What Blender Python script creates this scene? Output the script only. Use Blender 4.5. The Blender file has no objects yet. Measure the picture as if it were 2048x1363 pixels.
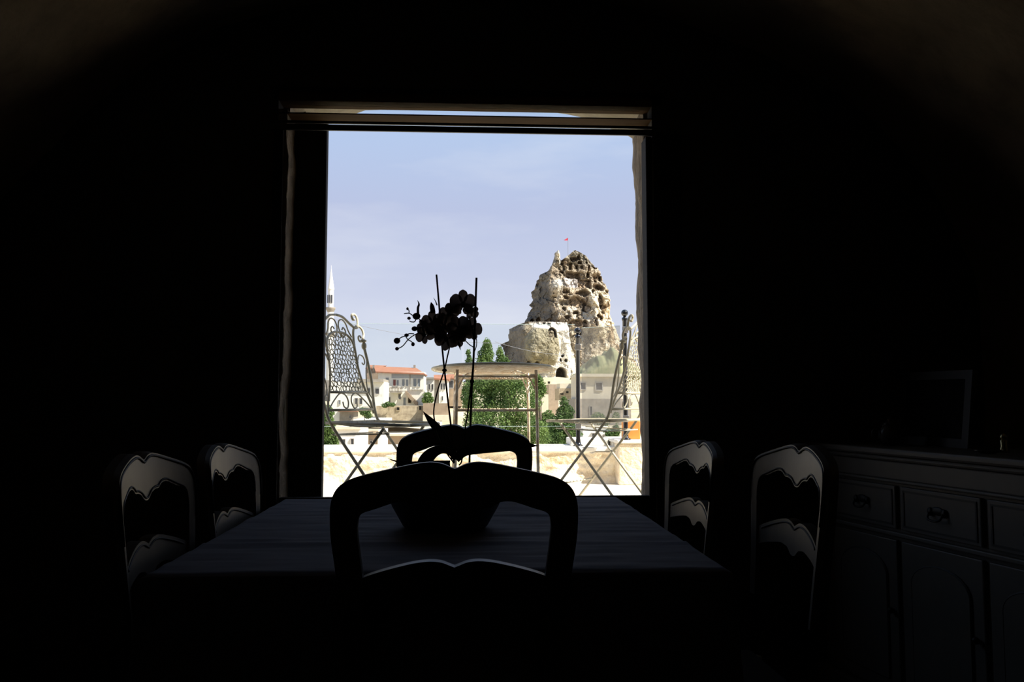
import bpy, bmesh, math, random
import numpy as np
from mathutils import Vector, Matrix

random.seed(7)
rng = np.random.default_rng(7)
S = bpy.context.scene
COL = S.collection

# ------------------------------------------------------------------ camera
F = 1700.0
PITCH, YAW = math.atan(118.5 / F), math.atan(89.0 / F)
CAM_Z = 1.0665
cam_d = bpy.data.cameras.new('camera')
cam = bpy.data.objects.new('camera', cam_d)
COL.objects.link(cam)
cam_d.sensor_width = 36.0
cam_d.lens = 36.0 * F / 2048.0
cam_d.clip_start = 0.05
cam_d.clip_end = 5000
cam.location = (0, 0, CAM_Z)
cam.rotation_euler = (math.pi / 2 + PITCH, 0, -YAW)
S.camera = cam
RM = cam.rotation_euler.to_matrix()

# ------------------------------------------------------------------ world: hazy pale blue daylight sky
W = bpy.data.worlds.new('sky')
S.world = W
W.use_nodes = True
nt = W.node_tree
nt.nodes.clear()
n_out = nt.nodes.new('ShaderNodeOutputWorld')
n_bg = nt.nodes.new('ShaderNodeBackground')
n_tc = nt.nodes.new('ShaderNodeTexCoord')
n_sx = nt.nodes.new('ShaderNodeSeparateXYZ')
n_rp = nt.nodes.new('ShaderNodeValToRGB')
n_ns = nt.nodes.new('ShaderNodeTexNoise')
n_mp = nt.nodes.new('ShaderNodeMapping')
n_cr = nt.nodes.new('ShaderNodeValToRGB')
n_mx = nt.nodes.new('ShaderNodeMix')
n_mx.data_type = 'RGBA'
els = n_rp.color_ramp.elements
els[0].position = 0.0; els[0].color = (.77, .80, .89, 1)
els[1].position = 1.0; els[1].color = (.20, .34, .66, 1)
for p, c in ((.06, (.70, .745, .87, 1)), (.13, (.60, .65, .82, 1)), (.22, (.50, .565, .78, 1)), (.31, (.47, .60, .85, 1)), (.5, (.36, .52, .80, 1))):
    e = els.new(p); e.color = c
n_mp.inputs['Scale'].default_value = (2.2, 2.2, 9.0)
n_ns.inputs['Scale'].default_value = 1.6
n_ns.inputs['Detail'].default_value = 6
n_cr.color_ramp.elements[0].position = .50
n_cr.color_ramp.elements[0].color = (0, 0, 0, 1)
n_cr.color_ramp.elements[1].position = .78
n_cr.color_ramp.elements[1].color = (.42, .42, .42, 1)
L = nt.links.new
L(n_tc.outputs['Generated'], n_sx.inputs[0]); L(n_sx.outputs['Z'], n_rp.inputs[0])
L(n_tc.outputs['Generated'], n_mp.inputs[0]); L(n_mp.outputs[0], n_ns.inputs['Vector'])
L(n_ns.outputs[0], n_cr.inputs[0]); L(n_cr.outputs[0], n_mx.inputs[0])
L(n_rp.outputs[0], n_mx.inputs[6]); n_mx.inputs[7].default_value = (.86, .88, .93, 1)
L(n_mx.outputs[2], n_bg.inputs[0]); n_bg.inputs[1].default_value = 1.0
L(n_bg.outputs[0], n_out.inputs[0])

# ------------------------------------------------------------------ sun: high, from the right and slightly behind the house
sun_d = bpy.data.lights.new('sun', 'SUN')
sun_d.energy = 11.0
sun_d.angle = math.radians(.53)
sun_d.color = (1.0, .93, .82)
sun = bpy.data.objects.new('sun', sun_d)
COL.objects.link(sun)
sun.rotation_euler = Vector((.80, -.33, 1.0)).to_track_quat('Z', 'Y').to_euler()
sun.location = (8, -4, 12)

S.view_settings.view_transform = 'Standard'
S.view_settings.look = 'None'
S.view_settings.gamma = 1
S.view_settings.use_curve_mapping = False
S.view_settings.exposure = 0.0

# ------------------------------------------------------------------ helpers
def at(px, py, Y):
    d = RM @ Vector((px - 1024.0, -(py - 681.5), -F))
    return Vector((0, 0, CAM_Z)) + d * (Y / d.y)

def props(o, label=None, cat=None, group=None, kind=None):
    if label: o['label'] = label
    if cat: o['category'] = cat
    if group: o['group'] = group
    if kind: o['kind'] = kind
    return o

def empty(name, loc=(0, 0, 0), rz=0.0, label=None, cat=None, group=None, kind=None, parent=None):
    o = bpy.data.objects.new(name, None)
    COL.objects.link(o)
    o.location = loc
    o.rotation_euler = (0, 0, rz)
    o.empty_display_size = .05
    if parent: o.parent = parent
    return props(o, label, cat, group, kind)

def link(name, me, m, parent=None, smooth=False):
    if m: me.materials.append(m)
    if smooth:
        me.polygons.foreach_set('use_smooth', [True] * len(me.polygons))
    o = bpy.data.objects.new(name, me)
    COL.objects.link(o)
    if parent: o.parent = parent
    return o

def copy_tree(o, parent=None):
    c = o.copy()
    COL.objects.link(c)
    c.parent = parent
    for ch in list(o.children):
        copy_tree(ch, c)
    return c

class MB:
    def __init__(s):
        s.v, s.f = [], []
    def add(s, vs, fs):
        b = len(s.v)
        s.v += [tuple(v) for v in vs]
        s.f += [tuple(i + b for i in f) for f in fs]
        return s
    def box(s, x0, x1, y0, y1, z0, z1):
        vs = [(x, y, z) for z in (z0, z1) for y in (y0, y1) for x in (x0, x1)]
        return s.add(vs, [(0, 2, 3, 1), (4, 5, 7, 6), (0, 1, 5, 4), (2, 6, 7, 3), (0, 4, 6, 2), (1, 3, 7, 5)])
    def bbox(s, x0, x1, y0, y1, z0, z1, b=.004):
        bm = bmesh.new()
        bmesh.ops.create_cube(bm, size=1)
        for v in bm.verts:
            v.co = Vector((x0 + (v.co.x + .5) * (x1 - x0), y0 + (v.co.y + .5) * (y1 - y0), z0 + (v.co.z + .5) * (z1 - z0)))
        bmesh.ops.bevel(bm, geom=bm.edges[:], offset=b, segments=2, affect='EDGES', profile=.5)
        bm.verts.index_update()
        s.add([v.co[:] for v in bm.verts], [[v.index for v in f.verts] for f in bm.faces])
        bm.free()
        return s
    def tube(s, pts, r, n=6, caps=True, closed=False):
        pts = [Vector(p) for p in pts]
        m = len(pts)
        rs = r if isinstance(r, (list, tuple)) else [r] * m
        vs, fs = [], []
        prev = None
        for i, p in enumerate(pts):
            if closed:
                t = pts[(i + 1) % m] - pts[i - 1]
            else:
                t = pts[min(i + 1, m - 1)] - pts[max(i - 1, 0)]
            t = t.normalized() if t.length > 1e-9 else Vector((0, 0, 1))
            if prev is None:
                a = Vector((0, 0, 1)) if abs(t.z) < .9 else Vector((1, 0, 0))
                u = t.cross(a).normalized()
            else:
                u = prev - t * prev.dot(t)
                u = u.normalized() if u.length > 1e-6 else t.orthogonal().normalized()
            prev = u
            w = t.cross(u)
            for k in range(n):
                a = 2 * math.pi * k / n
                vs.append(p + (u * math.cos(a) + w * math.sin(a)) * rs[i])
        for i in range(m if closed else m - 1):
            j = (i + 1) % m
            for k in range(n):
                fs.append((i * n + k, i * n + (k + 1) % n, j * n + (k + 1) % n, j * n + k))
        if caps and not closed:
            fs.append(tuple(range(n - 1, -1, -1)))
            fs.append(tuple((m - 1) * n + k for k in range(n)))
        return s.add(vs, fs)
    def lathe(s, prof, c=(0, 0, 0), n=24):
        vs, fs = [], []
        for r, z in prof:
            for k in range(n):
                a = 2 * math.pi * k / n
                vs.append((c[0] + r * math.cos(a), c[1] + r * math.sin(a), c[2] + z))
        m = len(prof)
        for i in range(m - 1):
            for k in range(n):
                fs.append((i * n + k, i * n + (k + 1) % n, (i + 1) * n + (k + 1) % n, (i + 1) * n + k))
        fs.append(tuple(range(n - 1, -1, -1)))
        fs.append(tuple((m - 1) * n + k for k in range(n)))
        return s.add(vs, fs)
    def ball(s, c, r, n=12, m=8):
        rx, ry, rz = r if isinstance(r, (tuple, list)) else (r, r, r)
        vs = [(c[0], c[1], c[2] - rz)]
        for i in range(1, m):
            ph = -math.pi / 2 + math.pi * i / m
            for k in range(n):
                a = 2 * math.pi * k / n
                vs.append((c[0] + rx * math.cos(ph) * math.cos(a), c[1] + ry * math.cos(ph) * math.sin(a), c[2] + rz * math.sin(ph)))
        vs.append((c[0], c[1], c[2] + rz))
        fs = []
        for k in range(n):
            fs.append((0, 1 + (k + 1) % n, 1 + k))
            t = 1 + (m - 2) * n
            fs.append((t + k, t + (k + 1) % n, len(vs) - 1))
        for i in range(m - 2):
            for k in range(n):
                a, b = 1 + i * n + k, 1 + i * n + (k + 1) % n
                fs.append((a, b, b + n, a + n))
        return s.add(vs, fs)
    def prism(s, poly, fn, d0, d1):
        """poly: (u, v) list; fn(u, v, d) -> 3D point; extruded from d0 to d1"""
        n = len(poly)
        vs = [fn(u, v, d0) for u, v in poly] + [fn(u, v, d1) for u, v in poly]
        fs = [tuple(range(n)), tuple(range(2 * n - 1, n - 1, -1))]
        for i in range(n):
            j = (i + 1) % n
            fs.append((i, i + n, j + n, j))
        return s.add(vs, fs)
    def strip(s, A, B, fn, d0, d1, A1=None, B1=None):
        """solid band between two (u, v) polylines of equal length"""
        n = len(A)
        vs = []
        for d, A_, B_ in ((d0, A, B), (d1, A1 or A, B1 or B)):
            vs += [fn(u, v, d) for u, v in A_] + [fn(u, v, d) for u, v in B_]
        fs = []
        for i in range(n - 1):
            a, b, c, e = i, i + 1, n + i + 1, n + i
            fs.append((a, b, c, e))
            fs.append((2 * n + e, 2 * n + c, 2 * n + b, 2 * n + a))
            fs.append((a, 2 * n + a, 2 * n + b, b))
            fs.append((e, c, 2 * n + c, 2 * n + e))
        fs.append((0, n, 3 * n, 2 * n))
        fs.append((n - 1, 3 * n - 1, 4 * n - 1, 2 * n - 1)[::-1])
        return s.add(vs, fs)
    def build(s, name, m, parent=None, smooth=False, kind=None):
        me = bpy.data.meshes.new(name)
        me.from_pydata(s.v, [], s.f)
        me.validate()
        bm = bmesh.new(); bm.from_mesh(me)
        bmesh.ops.recalc_face_normals(bm, faces=bm.faces)
        bm.to_mesh(me); bm.free()
        o = link(name, me, m, parent, smooth)
        if kind: o['kind'] = kind
        return o

def spline(pts, k=6):
    """Catmull-Rom through points (any dimension)"""
    P = [Vector(p) for p in pts]
    P = [P[0] * 2 - P[1]] + P + [P[-1] * 2 - P[-2]]
    out = []
    for i in range(1, len(P) - 2):
        a, b, c, d = P[i - 1:i + 3]
        for j in range(k):
            t = j / k
            out.append(.5 * (2 * b + (c - a) * t + (2 * a - 5 * b + 4 * c - d) * t * t + (3 * b - a - 3 * c + d) * t ** 3))
    out.append(P[-2])
    return out

def mat(name, col, rough=.7, metal=0.0, var=.0, scale=8.0, col2=None, bump=.0, bscale=None, spec=.5, attr=None, stretch=None, coat=0.0):
    m = bpy.data.materials.new(name)
    m.use_nodes = True
    t = m.node_tree
    b = t.nodes['Principled BSDF']
    b.inputs['Roughness'].default_value = rough
    b.inputs['Metallic'].default_value = metal
    b.inputs['Specular IOR Level'].default_value = spec
    if coat: b.inputs['Coat Weight'].default_value = coat
    c = (*col, 1)
    tc = t.nodes.new('ShaderNodeTexCoord')
    mp = t.nodes.new('ShaderNodeMapping')
    if stretch: mp.inputs['Scale'].default_value = stretch
    t.links.new(tc.outputs['Object'], mp.inputs[0])
    src = None
    if var or col2:
        n = t.nodes.new('ShaderNodeTexNoise')
        n.inputs['Scale'].default_value = scale
        n.inputs['Detail'].default_value = 6
        n.inputs['Roughness'].default_value = .62
        t.links.new(mp.outputs[0], n.inputs['Vector'])
        r = t.nodes.new('ShaderNodeValToRGB')
        r.color_ramp.elements[0].position = .36
        r.color_ramp.elements[1].position = .66
        lo = col2 if col2 else tuple(x * (1 - var) for x in col)
        r.color_ramp.elements[0].color = (*lo, 1)
        r.color_ramp.elements[1].color = c
        t.links.new(n.outputs[0], r.inputs[0])
        src = r.outputs[0]
    if attr:
        a = t.nodes.new('ShaderNodeAttribute')
        a.attribute_name = attr
        if src:
            x = t.nodes.new('ShaderNodeMix'); x.data_type = 'RGBA'; x.blend_type = 'MULTIPLY'
            x.inputs[0].default_value = 1
            t.links.new(a.outputs['Color'], x.inputs[6]); t.links.new(src, x.inputs[7])
            src = x.outputs[2]
        else:
            src = a.outputs['Color']
    if src: t.links.new(src, b.inputs['Base Color'])
    else: b.inputs['Base Color'].default_value = c
    if bump:
        n2 = t.nodes.new('ShaderNodeTexNoise')
        n2.inputs['Scale'].default_value = bscale or scale * 3
        n2.inputs['Detail'].default_value = 5
        t.links.new(mp.outputs[0], n2.inputs['Vector'])
        bp = t.nodes.new('ShaderNodeBump')
        bp.inputs['Strength'].default_value = bump
        bp.inputs['Distance'].default_value = .02
        t.links.new(n2.outputs[0], bp.inputs['Height'])
        t.links.new(bp.outputs[0], b.inputs['Normal'])
    return m

def glass_mat(name, tint, ior=1.45, dust_haze=0.0, haze_col=(.6, .65, .75)):
    m = bpy.data.materials.new(name)
    m.use_nodes = True
    t = m.node_tree
    t.nodes.clear()
    o = t.nodes.new('ShaderNodeOutputMaterial')
    tr = t.nodes.new('ShaderNodeBsdfTransparent'); tr.inputs[0].default_value = (*tint, 1)
    gl = t.nodes.new('ShaderNodeBsdfGlossy'); gl.inputs['Roughness'].default_value = .02
    fr = t.nodes.new('ShaderNodeFresnel'); fr.label = 'reflectance'
    ge = t.nodes.new('ShaderNodeNewGeometry'); iv = t.nodes.new('ShaderNodeMapRange')   # same reflectance from both sides of the sheet
    iv.inputs['To Min'].default_value = ior; iv.inputs['To Max'].default_value = 1 / ior
    t.links.new(ge.outputs['Backfacing'], iv.inputs['Value']); t.links.new(iv.outputs[0], fr.inputs['IOR'])
    mx = t.nodes.new('ShaderNodeMixShader')
    t.links.new(fr.outputs[0], mx.inputs[0]); t.links.new(tr.outputs[0], mx.inputs[1]); t.links.new(gl.outputs[0], mx.inputs[2])
    last = mx
    if dust_haze:
        df = t.nodes.new('ShaderNodeBsdfDiffuse'); df.inputs[0].default_value = (*haze_col, 1)
        m2 = t.nodes.new('ShaderNodeMixShader'); m2.inputs[0].default_value = dust_haze
        t.links.new(mx.outputs[0], m2.inputs[1]); t.links.new(df.outputs[0], m2.inputs[2])
        last = m2
    t.links.new(last.outputs[0], o.inputs[0])
    return m

def leaf_mat(name, c1, c2, scale):
    m = mat(name, c1, .55, col2=c2, scale=scale, spec=.3)
    b = m.node_tree.nodes['Principled BSDF']
    t = m.node_tree
    tl = t.nodes.new('ShaderNodeBsdfTranslucent')
    src = b.inputs['Base Color'].links[0].from_socket
    t.links.new(src, tl.inputs[0])
    mx = t.nodes.new('ShaderNodeMixShader'); mx.inputs[0].default_value = .35
    out = t.nodes['Material Output']
    t.links.new(b.outputs[0], mx.inputs[1]); t.links.new(tl.outputs[0], mx.inputs[2]); t.links.new(mx.outputs[0], out.inputs[0])
    return m

def h3(ix, iy, iz, seed):
    h = (ix.astype(np.int64) * 374761393 + iy.astype(np.int64) * 668265263 + iz.astype(np.int64) * 2147483647 + seed * 974634) & 0xffffffff
    h = ((h ^ (h >> 13)) * 1274126177) & 0xffffffff
    h = ((h ^ (h >> 16)) * 2246822519) & 0xffffffff
    return ((h ^ (h >> 15)) & 0xffffff) / float(0xffffff)

def vnoise(x, y, z, seed=0):
    x, y, z = np.broadcast_arrays(np.asarray(x, float), np.asarray(y, float), np.asarray(z, float))
    ix, iy, iz = np.floor(x), np.floor(y), np.floor(z)
    fx, fy, fz = x - ix, y - iy, z - iz
    sx, sy, sz = [f * f * (3 - 2 * f) for f in (fx, fy, fz)]
    r = 0
    for dx in (0, 1):
        for dy in (0, 1):
            for dz in (0, 1):
                w = (sx if dx else 1 - sx) * (sy if dy else 1 - sy) * (sz if dz else 1 - sz)
                r = r + w * h3(ix + dx, iy + dy, iz + dz, seed)
    return r * 2 - 1

def fbm(x, y, z, oct=5, seed=0, gain=.5):
    a, r = 1.0, 0
    for i in range(oct):
        r = r + a * vnoise(x, y, z, seed + i * 17)
        x, y, z = np.asarray(x) * 2.03, np.asarray(y) * 2.03, np.asarray(z) * 2.03
        a *= gain
    return r

def worley(x, y, seed=0):
    """2D cell noise: distance to nearest point, and a random value of that cell"""
    x, y = np.broadcast_arrays(np.asarray(x, float), np.asarray(y, float))
    ix, iy = np.floor(x), np.floor(y)
    best = np.full(x.shape, 9.0); val = np.zeros(x.shape)
    for dx in (-1, 0, 1):
        for dy in (-1, 0, 1):
            cx, cy = ix + dx, iy + dy
            px = cx + h3(cx, cy, cx * 0, seed); py = cy + h3(cx, cy, cx * 0 + 1, seed)
            d = np.hypot(px - x, py - y)
            v = h3(cx, cy, cx * 0 + 2, seed)
            val = np.where(d < best, v, val); best = np.minimum(best, d)
    return best, val

def grid_obj(name, P, m, parent=None, smooth=True, cols=None, closed=False, extra_faces=None):
    """P: (rows, cols, 3) numpy array -> mesh"""
    R, C, _ = P.shape
    me = bpy.data.meshes.new(name)
    i = np.arange(R - 1)[:, None]; j = np.arange(C - 1 if not closed else C)[None, :]
    a = i * C + j; b = i * C + (j + 1) % C
    q = np.stack([a, b, b + C, a + C], -1).reshape(-1, 4)
    me.from_pydata(P.reshape(-1, 3).tolist(), [], q.tolist() + (extra_faces or []))
    if cols is not None:
        at_ = me.color_attributes.new('Col', 'FLOAT_COLOR', 'POINT')
        buf = np.ones((R * C, 4)); buf[:, :3] = cols.reshape(-1, 3)
        at_.data.foreach_set('color', buf.ravel())
    return link(name, me, m, parent, smooth)

# ------------------------------------------------------------------ materials
M = {}
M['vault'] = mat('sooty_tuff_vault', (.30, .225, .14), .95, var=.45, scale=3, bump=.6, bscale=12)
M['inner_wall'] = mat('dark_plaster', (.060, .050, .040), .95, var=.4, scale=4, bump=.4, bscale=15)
M['floor_in'] = mat('dark_floor', (.05, .042, .035), .6, var=.3, scale=5)
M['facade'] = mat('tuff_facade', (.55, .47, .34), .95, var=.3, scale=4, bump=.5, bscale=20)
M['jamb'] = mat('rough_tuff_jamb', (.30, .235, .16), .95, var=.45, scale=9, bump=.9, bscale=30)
M['wood_warm'] = mat('honey_wood', (.085, .040, .008), .8, var=.35, scale=3, stretch=(1, 8, 8), spec=.15)
M['wood_dark'] = mat('dark_stained_wood', (.020, .016, .012), .75, spec=.2, var=.4, scale=4, stretch=(6, 6, 1))
M['track'] = mat('dark_metal_track', (.018, .018, .020), .4, metal=.3)
M['chrome'] = mat('worn_chrome', (.42, .42, .44), .32, metal=1)
M['glass'] = glass_mat('clear_glass', (.97, .985, .98), 1.35)
M['rail_glass'] = glass_mat('railing_glass', (.93, .965, .965), 1.35)
M['hazy_glass'] = glass_mat('hazy_railing_glass', (.86, .90, .92), 5.0, .05, (.55, .60, .70))  # haze colour and raised reflectance imitate the sky reflected in this pane
M['glass_edge'] = mat('glass_cut_edge', (.34, .44, .43), .3)
M['cloth'] = mat('blue_grey_cloth', (.118, .112, .140), .9, var=.25, scale=5, stretch=(1, 5, 1))
M['chair'] = mat('satin_fruitwood', (.072, .059, .043), .45, var=.3, scale=5, stretch=(4, 4, 1), spec=.4)
M['chair_groove'] = mat('carved_edge_wood', (.020, .016, .012), .6, spec=.2)
M['rush'] = mat('woven_rush', (.022, .017, .010), .9, spec=.1, var=.4, scale=40, stretch=(1, 8, 1))
M['table_wood'] = mat('table_wood', (.06, .04, .025), .5, var=.3, scale=4)
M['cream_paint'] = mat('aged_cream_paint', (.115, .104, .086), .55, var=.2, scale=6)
M['cream_paint_groove'] = mat('aged_glaze', (.028, .026, .022), .6)
M['iron_pull'] = mat('black_iron', (.012, .012, .012), .45, metal=.6)
M['pot'] = mat('dark_glazed_bowl', (.010, .010, .011), .5)
M['stem'] = mat('orchid_stem', (.018, .022, .010), .6)
M['stake'] = mat('dark_cane', (.012, .010, .008), .6)
M['petal'] = leaf_mat('plum_petal', (.20, .165, .150), (.12, .09, .08), 30)
M['lip'] = mat('petal_lip', (.020, .012, .010), .6)
M['leaf_o'] = mat('orchid_leaf', (.010, .016, .007), .45)
M['moss'] = mat('bark_moss', (.02, .016, .010), .9)
M['frame_s'] = mat('silver_frame', (.022, .022, .022), .5, metal=.3)
M['picture'] = mat('dark_picture', (.012, .012, .012), .7, spec=.1, var=.5, scale=6)
M['ceramic'] = mat('dark_ceramic', (.03, .03, .03), .25)
M['brass'] = mat('brass', (.40, .36, .20), .25, metal=1)
M['terrace'] = mat('pale_terrace_stone', (.74, .68, .57), .9, var=.10, scale=3, bump=.2)
M['parapet'] = mat('weathered_tuff', (.93, .86, .71), .95, col2=(.74, .61, .43), scale=9, bump=.8, bscale=34, attr='Col')
M['pier'] = mat('weathered_pier', (.93, .86, .71), .95, col2=(.74, .61, .43), scale=9, bump=.8, bscale=34)
M['cap'] = mat('white_cap', (.85, .81, .72), .9, var=.08, scale=6)
M['iron_cream'] = mat('cream_painted_iron', (.66, .61, .46), .5, col2=(.46, .41, .28), scale=14)
M['iron_rust'] = mat('rusting_cream_iron', (.84, .78, .64), .6, col2=(.55, .38, .20), scale=22)
M['black_metal'] = mat('black_gloss_metal', (.012, .012, .014), .15, metal=.2, coat=.5)
M['orange'] = mat('orange_paint', (.72, .27, .05), .7, var=.15, scale=8)
M['white_w'] = mat('whitewash', (.80, .77, .69), .95, var=.10, scale=.5)
M['cream_w'] = mat('cream_stone', (.70, .63, .50), .95, var=.15, scale=.6)
M['tan_w'] = mat('tan_rubble', (.52, .43, .30), .95, col2=(.30, .235, .16), scale=1.4, bump=.7, bscale=3)
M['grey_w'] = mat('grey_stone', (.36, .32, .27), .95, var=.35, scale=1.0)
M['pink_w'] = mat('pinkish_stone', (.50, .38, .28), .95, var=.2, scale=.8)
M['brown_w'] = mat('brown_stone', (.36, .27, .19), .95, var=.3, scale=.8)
M['eave_shade'] = mat('eave_shadow_grey', (.36, .38, .40), .9, var=.1, scale=.8)  # grey of the painted shadow under the eaves
M['roof_red'] = mat('red_roof_tile', (.33, .145, .085), .95, var=.25, scale=.9, stretch=(1, 6, 1))
M['roof_grey'] = mat('grey_roof', (.36, .33, .28), .95, var=.2, scale=.8)
M['win_dark'] = mat('dark_window', (.055, .055, .06), .3)
M['win_frame'] = mat('window_frame_paint', (.45, .42, .38), .8)
M['win_grey'] = mat('pale_window', (.20, .22, .24), .3)
M['win_red'] = mat('red_curtain', (.22, .07, .06), .8)
M['hole'] = mat('dark_opening', (.02, .018, .015), .95)
M['timber'] = mat('timber', (.22, .16, .10), .8, var=.3, scale=2)
M['rock'] = mat('tuff_rock', (1, 1, 1), .97, col2=(.62, .60, .58), scale=.35, bump=1.0, bscale=.8, attr='Col')
M['rock'].node_tree.nodes['Bump'].inputs['Distance'].default_value = 1.2
M['ground'] = mat('dry_ground', (.56, .47, .33), .97, col2=(.36, .32, .19), scale=.06)
M['hill'] = mat('olive_hill', (.36, .34, .19), .97, col2=(.17, .20, .10), scale=.3)
M['leaf_a'] = leaf_mat('poplar_leaf', (.225, .32, .095), (.07, .13, .036), 2.2)
M['leaf_b'] = leaf_mat('shrub_leaf', (.17, .26, .078), (.05, .10, .03), 2.6)
M['bark'] = mat('bark', (.12, .09, .06), .9)
M['cable'] = mat('grey_cable', (.20, .20, .22), .7)
M['flag'] = mat('red_flag', (.55, .03, .06), .8)
M['minaret'] = mat('minaret_stone', (.78, .75, .70), .9, var=.08, scale=.6)

# ------------------------------------------------------------------ room shell
XL, XR, YN, YF, YO = -1.95, 2.12, -1.3, 3.40, 3.85
fl = MB().box(XL - .3, XR + .3, YN - .2, YO, -.15, 0).build('floor', M['floor_in']); props(fl, kind='structure')
SPR, CRN = 1.35, 2.76
xc, hw = (XL + XR) / 2, (XR - XL) / 2
def vault_pt(a, y, off=0.0):
    return (xc + (hw + off) * math.cos(a), y, SPR + (CRN - SPR + off) * math.sin(a))
ths = np.linspace(0, math.pi, 60); ys = np.linspace(YN, YF, 60)
TT, YY = np.meshgrid(ths, ys)
dn = .030 * fbm(TT * 3.2, YY * 1.6, TT * 0, 5, 3) * np.clip(np.sin(TT) * 4, 0, 1)
VP = np.stack([xc + (hw + dn) * np.cos(TT), YY, SPR + (CRN - SPR + dn) * np.sin(TT)], -1)
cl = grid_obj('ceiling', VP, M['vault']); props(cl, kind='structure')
def wall_side(name, x, sgn):
    y = np.linspace(YN, YF, 50); z = np.linspace(0, SPR + .001, 20)
    A, B = np.meshgrid(y, z)
    d = .02 * fbm(A * 1.6, B * 1.6, A * 0 + x, 4, 5) * np.clip((SPR - B) * 6, 0, 1)
    return props(grid_obj(name, np.stack([x + sgn * d, A, B], -1), M['vault']), kind='structure')
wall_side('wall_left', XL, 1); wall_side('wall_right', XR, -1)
nw = MB()
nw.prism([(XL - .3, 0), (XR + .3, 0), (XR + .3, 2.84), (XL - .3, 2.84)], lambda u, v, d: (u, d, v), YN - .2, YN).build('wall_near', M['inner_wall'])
props(bpy.data.objects['wall_near'], kind='structure')

# far wall with the window opening; the outer half carries a shallow stone arch
OXL, OXR, OZ0 = -.765, .755, .60
wf = empty('wall_far', (0, YF, 0), kind='structure')
def wf_part(name, mb, m): 
    o = mb.build(name, m); o.parent = wf; o.matrix_parent_inverse = Matrix.Translation((0, -YF, 0)); return o
mb = MB()
mb.box(-4.5, OXL, YF, YF + .10, -.1, 2.84); mb.box(OXR, 4.5, YF, YF + .10, -.1, 2.84)
mb.box(OXL, OXR, YF, YF + .10, -.1, OZ0); mb.box(OXL, OXR, YF, YF + .10, 2.318, 2.84)
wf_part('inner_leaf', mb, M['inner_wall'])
mb = MB()
arch = lambda x: 2.452 - .29 * x * x
mb.box(-4.5, -.74, YF + .10, YO, -.1, 2.84); mb.box(.86, 4.5, YF + .10, YO, -.1, 2.84); mb.box(-.74, .86, YF + .10, YO, -.1, .50)
N = 24
A = [(-.74 + 1.6 * i / N, arch(-.74 + 1.6 * i / N) + .008 * math.sin(i * 2.1)) for i in range(N + 1)]
B = [(u, 2.84) for u, v in A]
mb.strip(A, B, lambda u, v, d: (u, d, v), YF + .10, YO)
wf_part('outer_leaf', mb, M['facade'])
# unseen roof slab over the vault, added to block the sun
rs = MB().box(-4.5, 4.5, YN - .2, YO + .02, 2.84, 3.02).build('roof_slab', M['facade']); props(rs, kind='structure')

def rough_jamb(name, xa, xb, y0, y1, z0, z1, seed, amp, side):
    """rough stone reveal with a ragged free edge on side -1 (left) or +1 (right)"""
    nz, ny = 120, 8
    z = np.linspace(z0, z1, nz); P = []
    edge_x = (xa(z) if callable(xa) else np.full(nz, xa)), (xb(z) if callable(xb) else np.full(nz, xb))
    rag = amp * (fbm(z * 6, z * 0 + seed, z * 0, 5, seed, .6))
    e0 = edge_x[0] + (rag if side < 0 else 0); e1 = edge_x[1] + (rag if side > 0 else 0)
    ring = []
    for t in np.linspace(0, 1, ny):
        yy = y0 + (y1 - y0) * t
        w = .35 * amp * fbm(z * 7, z * 0 + t * 3, z * 0 + seed, 4, seed + 9)
        ring.append(np.stack([(e0 if side < 0 else e1) + w, np.full(nz, yy), z], -1))
    for t in (1, 0):
        ring.append(np.stack([(e1 if side < 0 else e0), np.full(nz, y1 if t else y0), z], -1))
    P = np.stack(ring, 1)
    C = P.shape[1]
    return grid_obj(name, P, M['jamb'], closed=True, extra_faces=[list(range(C))[::-1], [(nz - 1) * C + k for k in range(C)]])
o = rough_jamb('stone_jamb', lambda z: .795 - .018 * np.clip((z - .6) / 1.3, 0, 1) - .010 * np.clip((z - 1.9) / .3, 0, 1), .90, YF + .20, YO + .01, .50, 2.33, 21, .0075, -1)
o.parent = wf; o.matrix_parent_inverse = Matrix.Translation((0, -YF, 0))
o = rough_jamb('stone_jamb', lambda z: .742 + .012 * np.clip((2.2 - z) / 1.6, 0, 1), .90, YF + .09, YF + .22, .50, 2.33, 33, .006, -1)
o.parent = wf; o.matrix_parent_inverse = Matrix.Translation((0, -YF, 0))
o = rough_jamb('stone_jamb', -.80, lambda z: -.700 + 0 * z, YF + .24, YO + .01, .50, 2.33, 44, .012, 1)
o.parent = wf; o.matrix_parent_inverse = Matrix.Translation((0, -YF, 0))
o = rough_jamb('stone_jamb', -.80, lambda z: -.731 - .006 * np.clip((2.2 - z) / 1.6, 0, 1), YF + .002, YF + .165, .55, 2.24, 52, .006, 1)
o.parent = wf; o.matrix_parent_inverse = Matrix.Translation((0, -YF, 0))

# window joinery
win = empty('window_1', (0, YF, .6), kind='structure')
def wpart(name, mb, m, smooth=False):
    o = mb.build(name, m, None, smooth); o.parent = win; o.matrix_parent_inverse = Matrix.Translation((0, -YF, -.6)); return o
mb = MB().bbox(-.79, .80, YF, YF + .105, 2.276, 2.318, .006); wpart('head_beam', mb, M['wood_warm'])
mb = MB().bbox(-.79, .80, YF - .012, YF, 2.310, 2.330, .004); wpart('head_moulding', mb, M['wood_dark'])
mb = MB().prism([(0, 2.2205), (0, 2.2255), (.09, 2.243), (.09, 2.2195)], lambda u, v, d: (d, YF + u, v), -.79, .80); wpart('transom_board', mb, M['wood_warm'])
mb = MB().bbox(-.80, .86, YF - .004, YF + .008, 2.181, 2.192, .002); wpart('track_rail', mb, M['track'])
mb = MB().bbox(-.80, .86, YF - .014, YF - .002, 2.150, 2.174, .002); wpart('track_rail', mb, M['track'])
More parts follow.
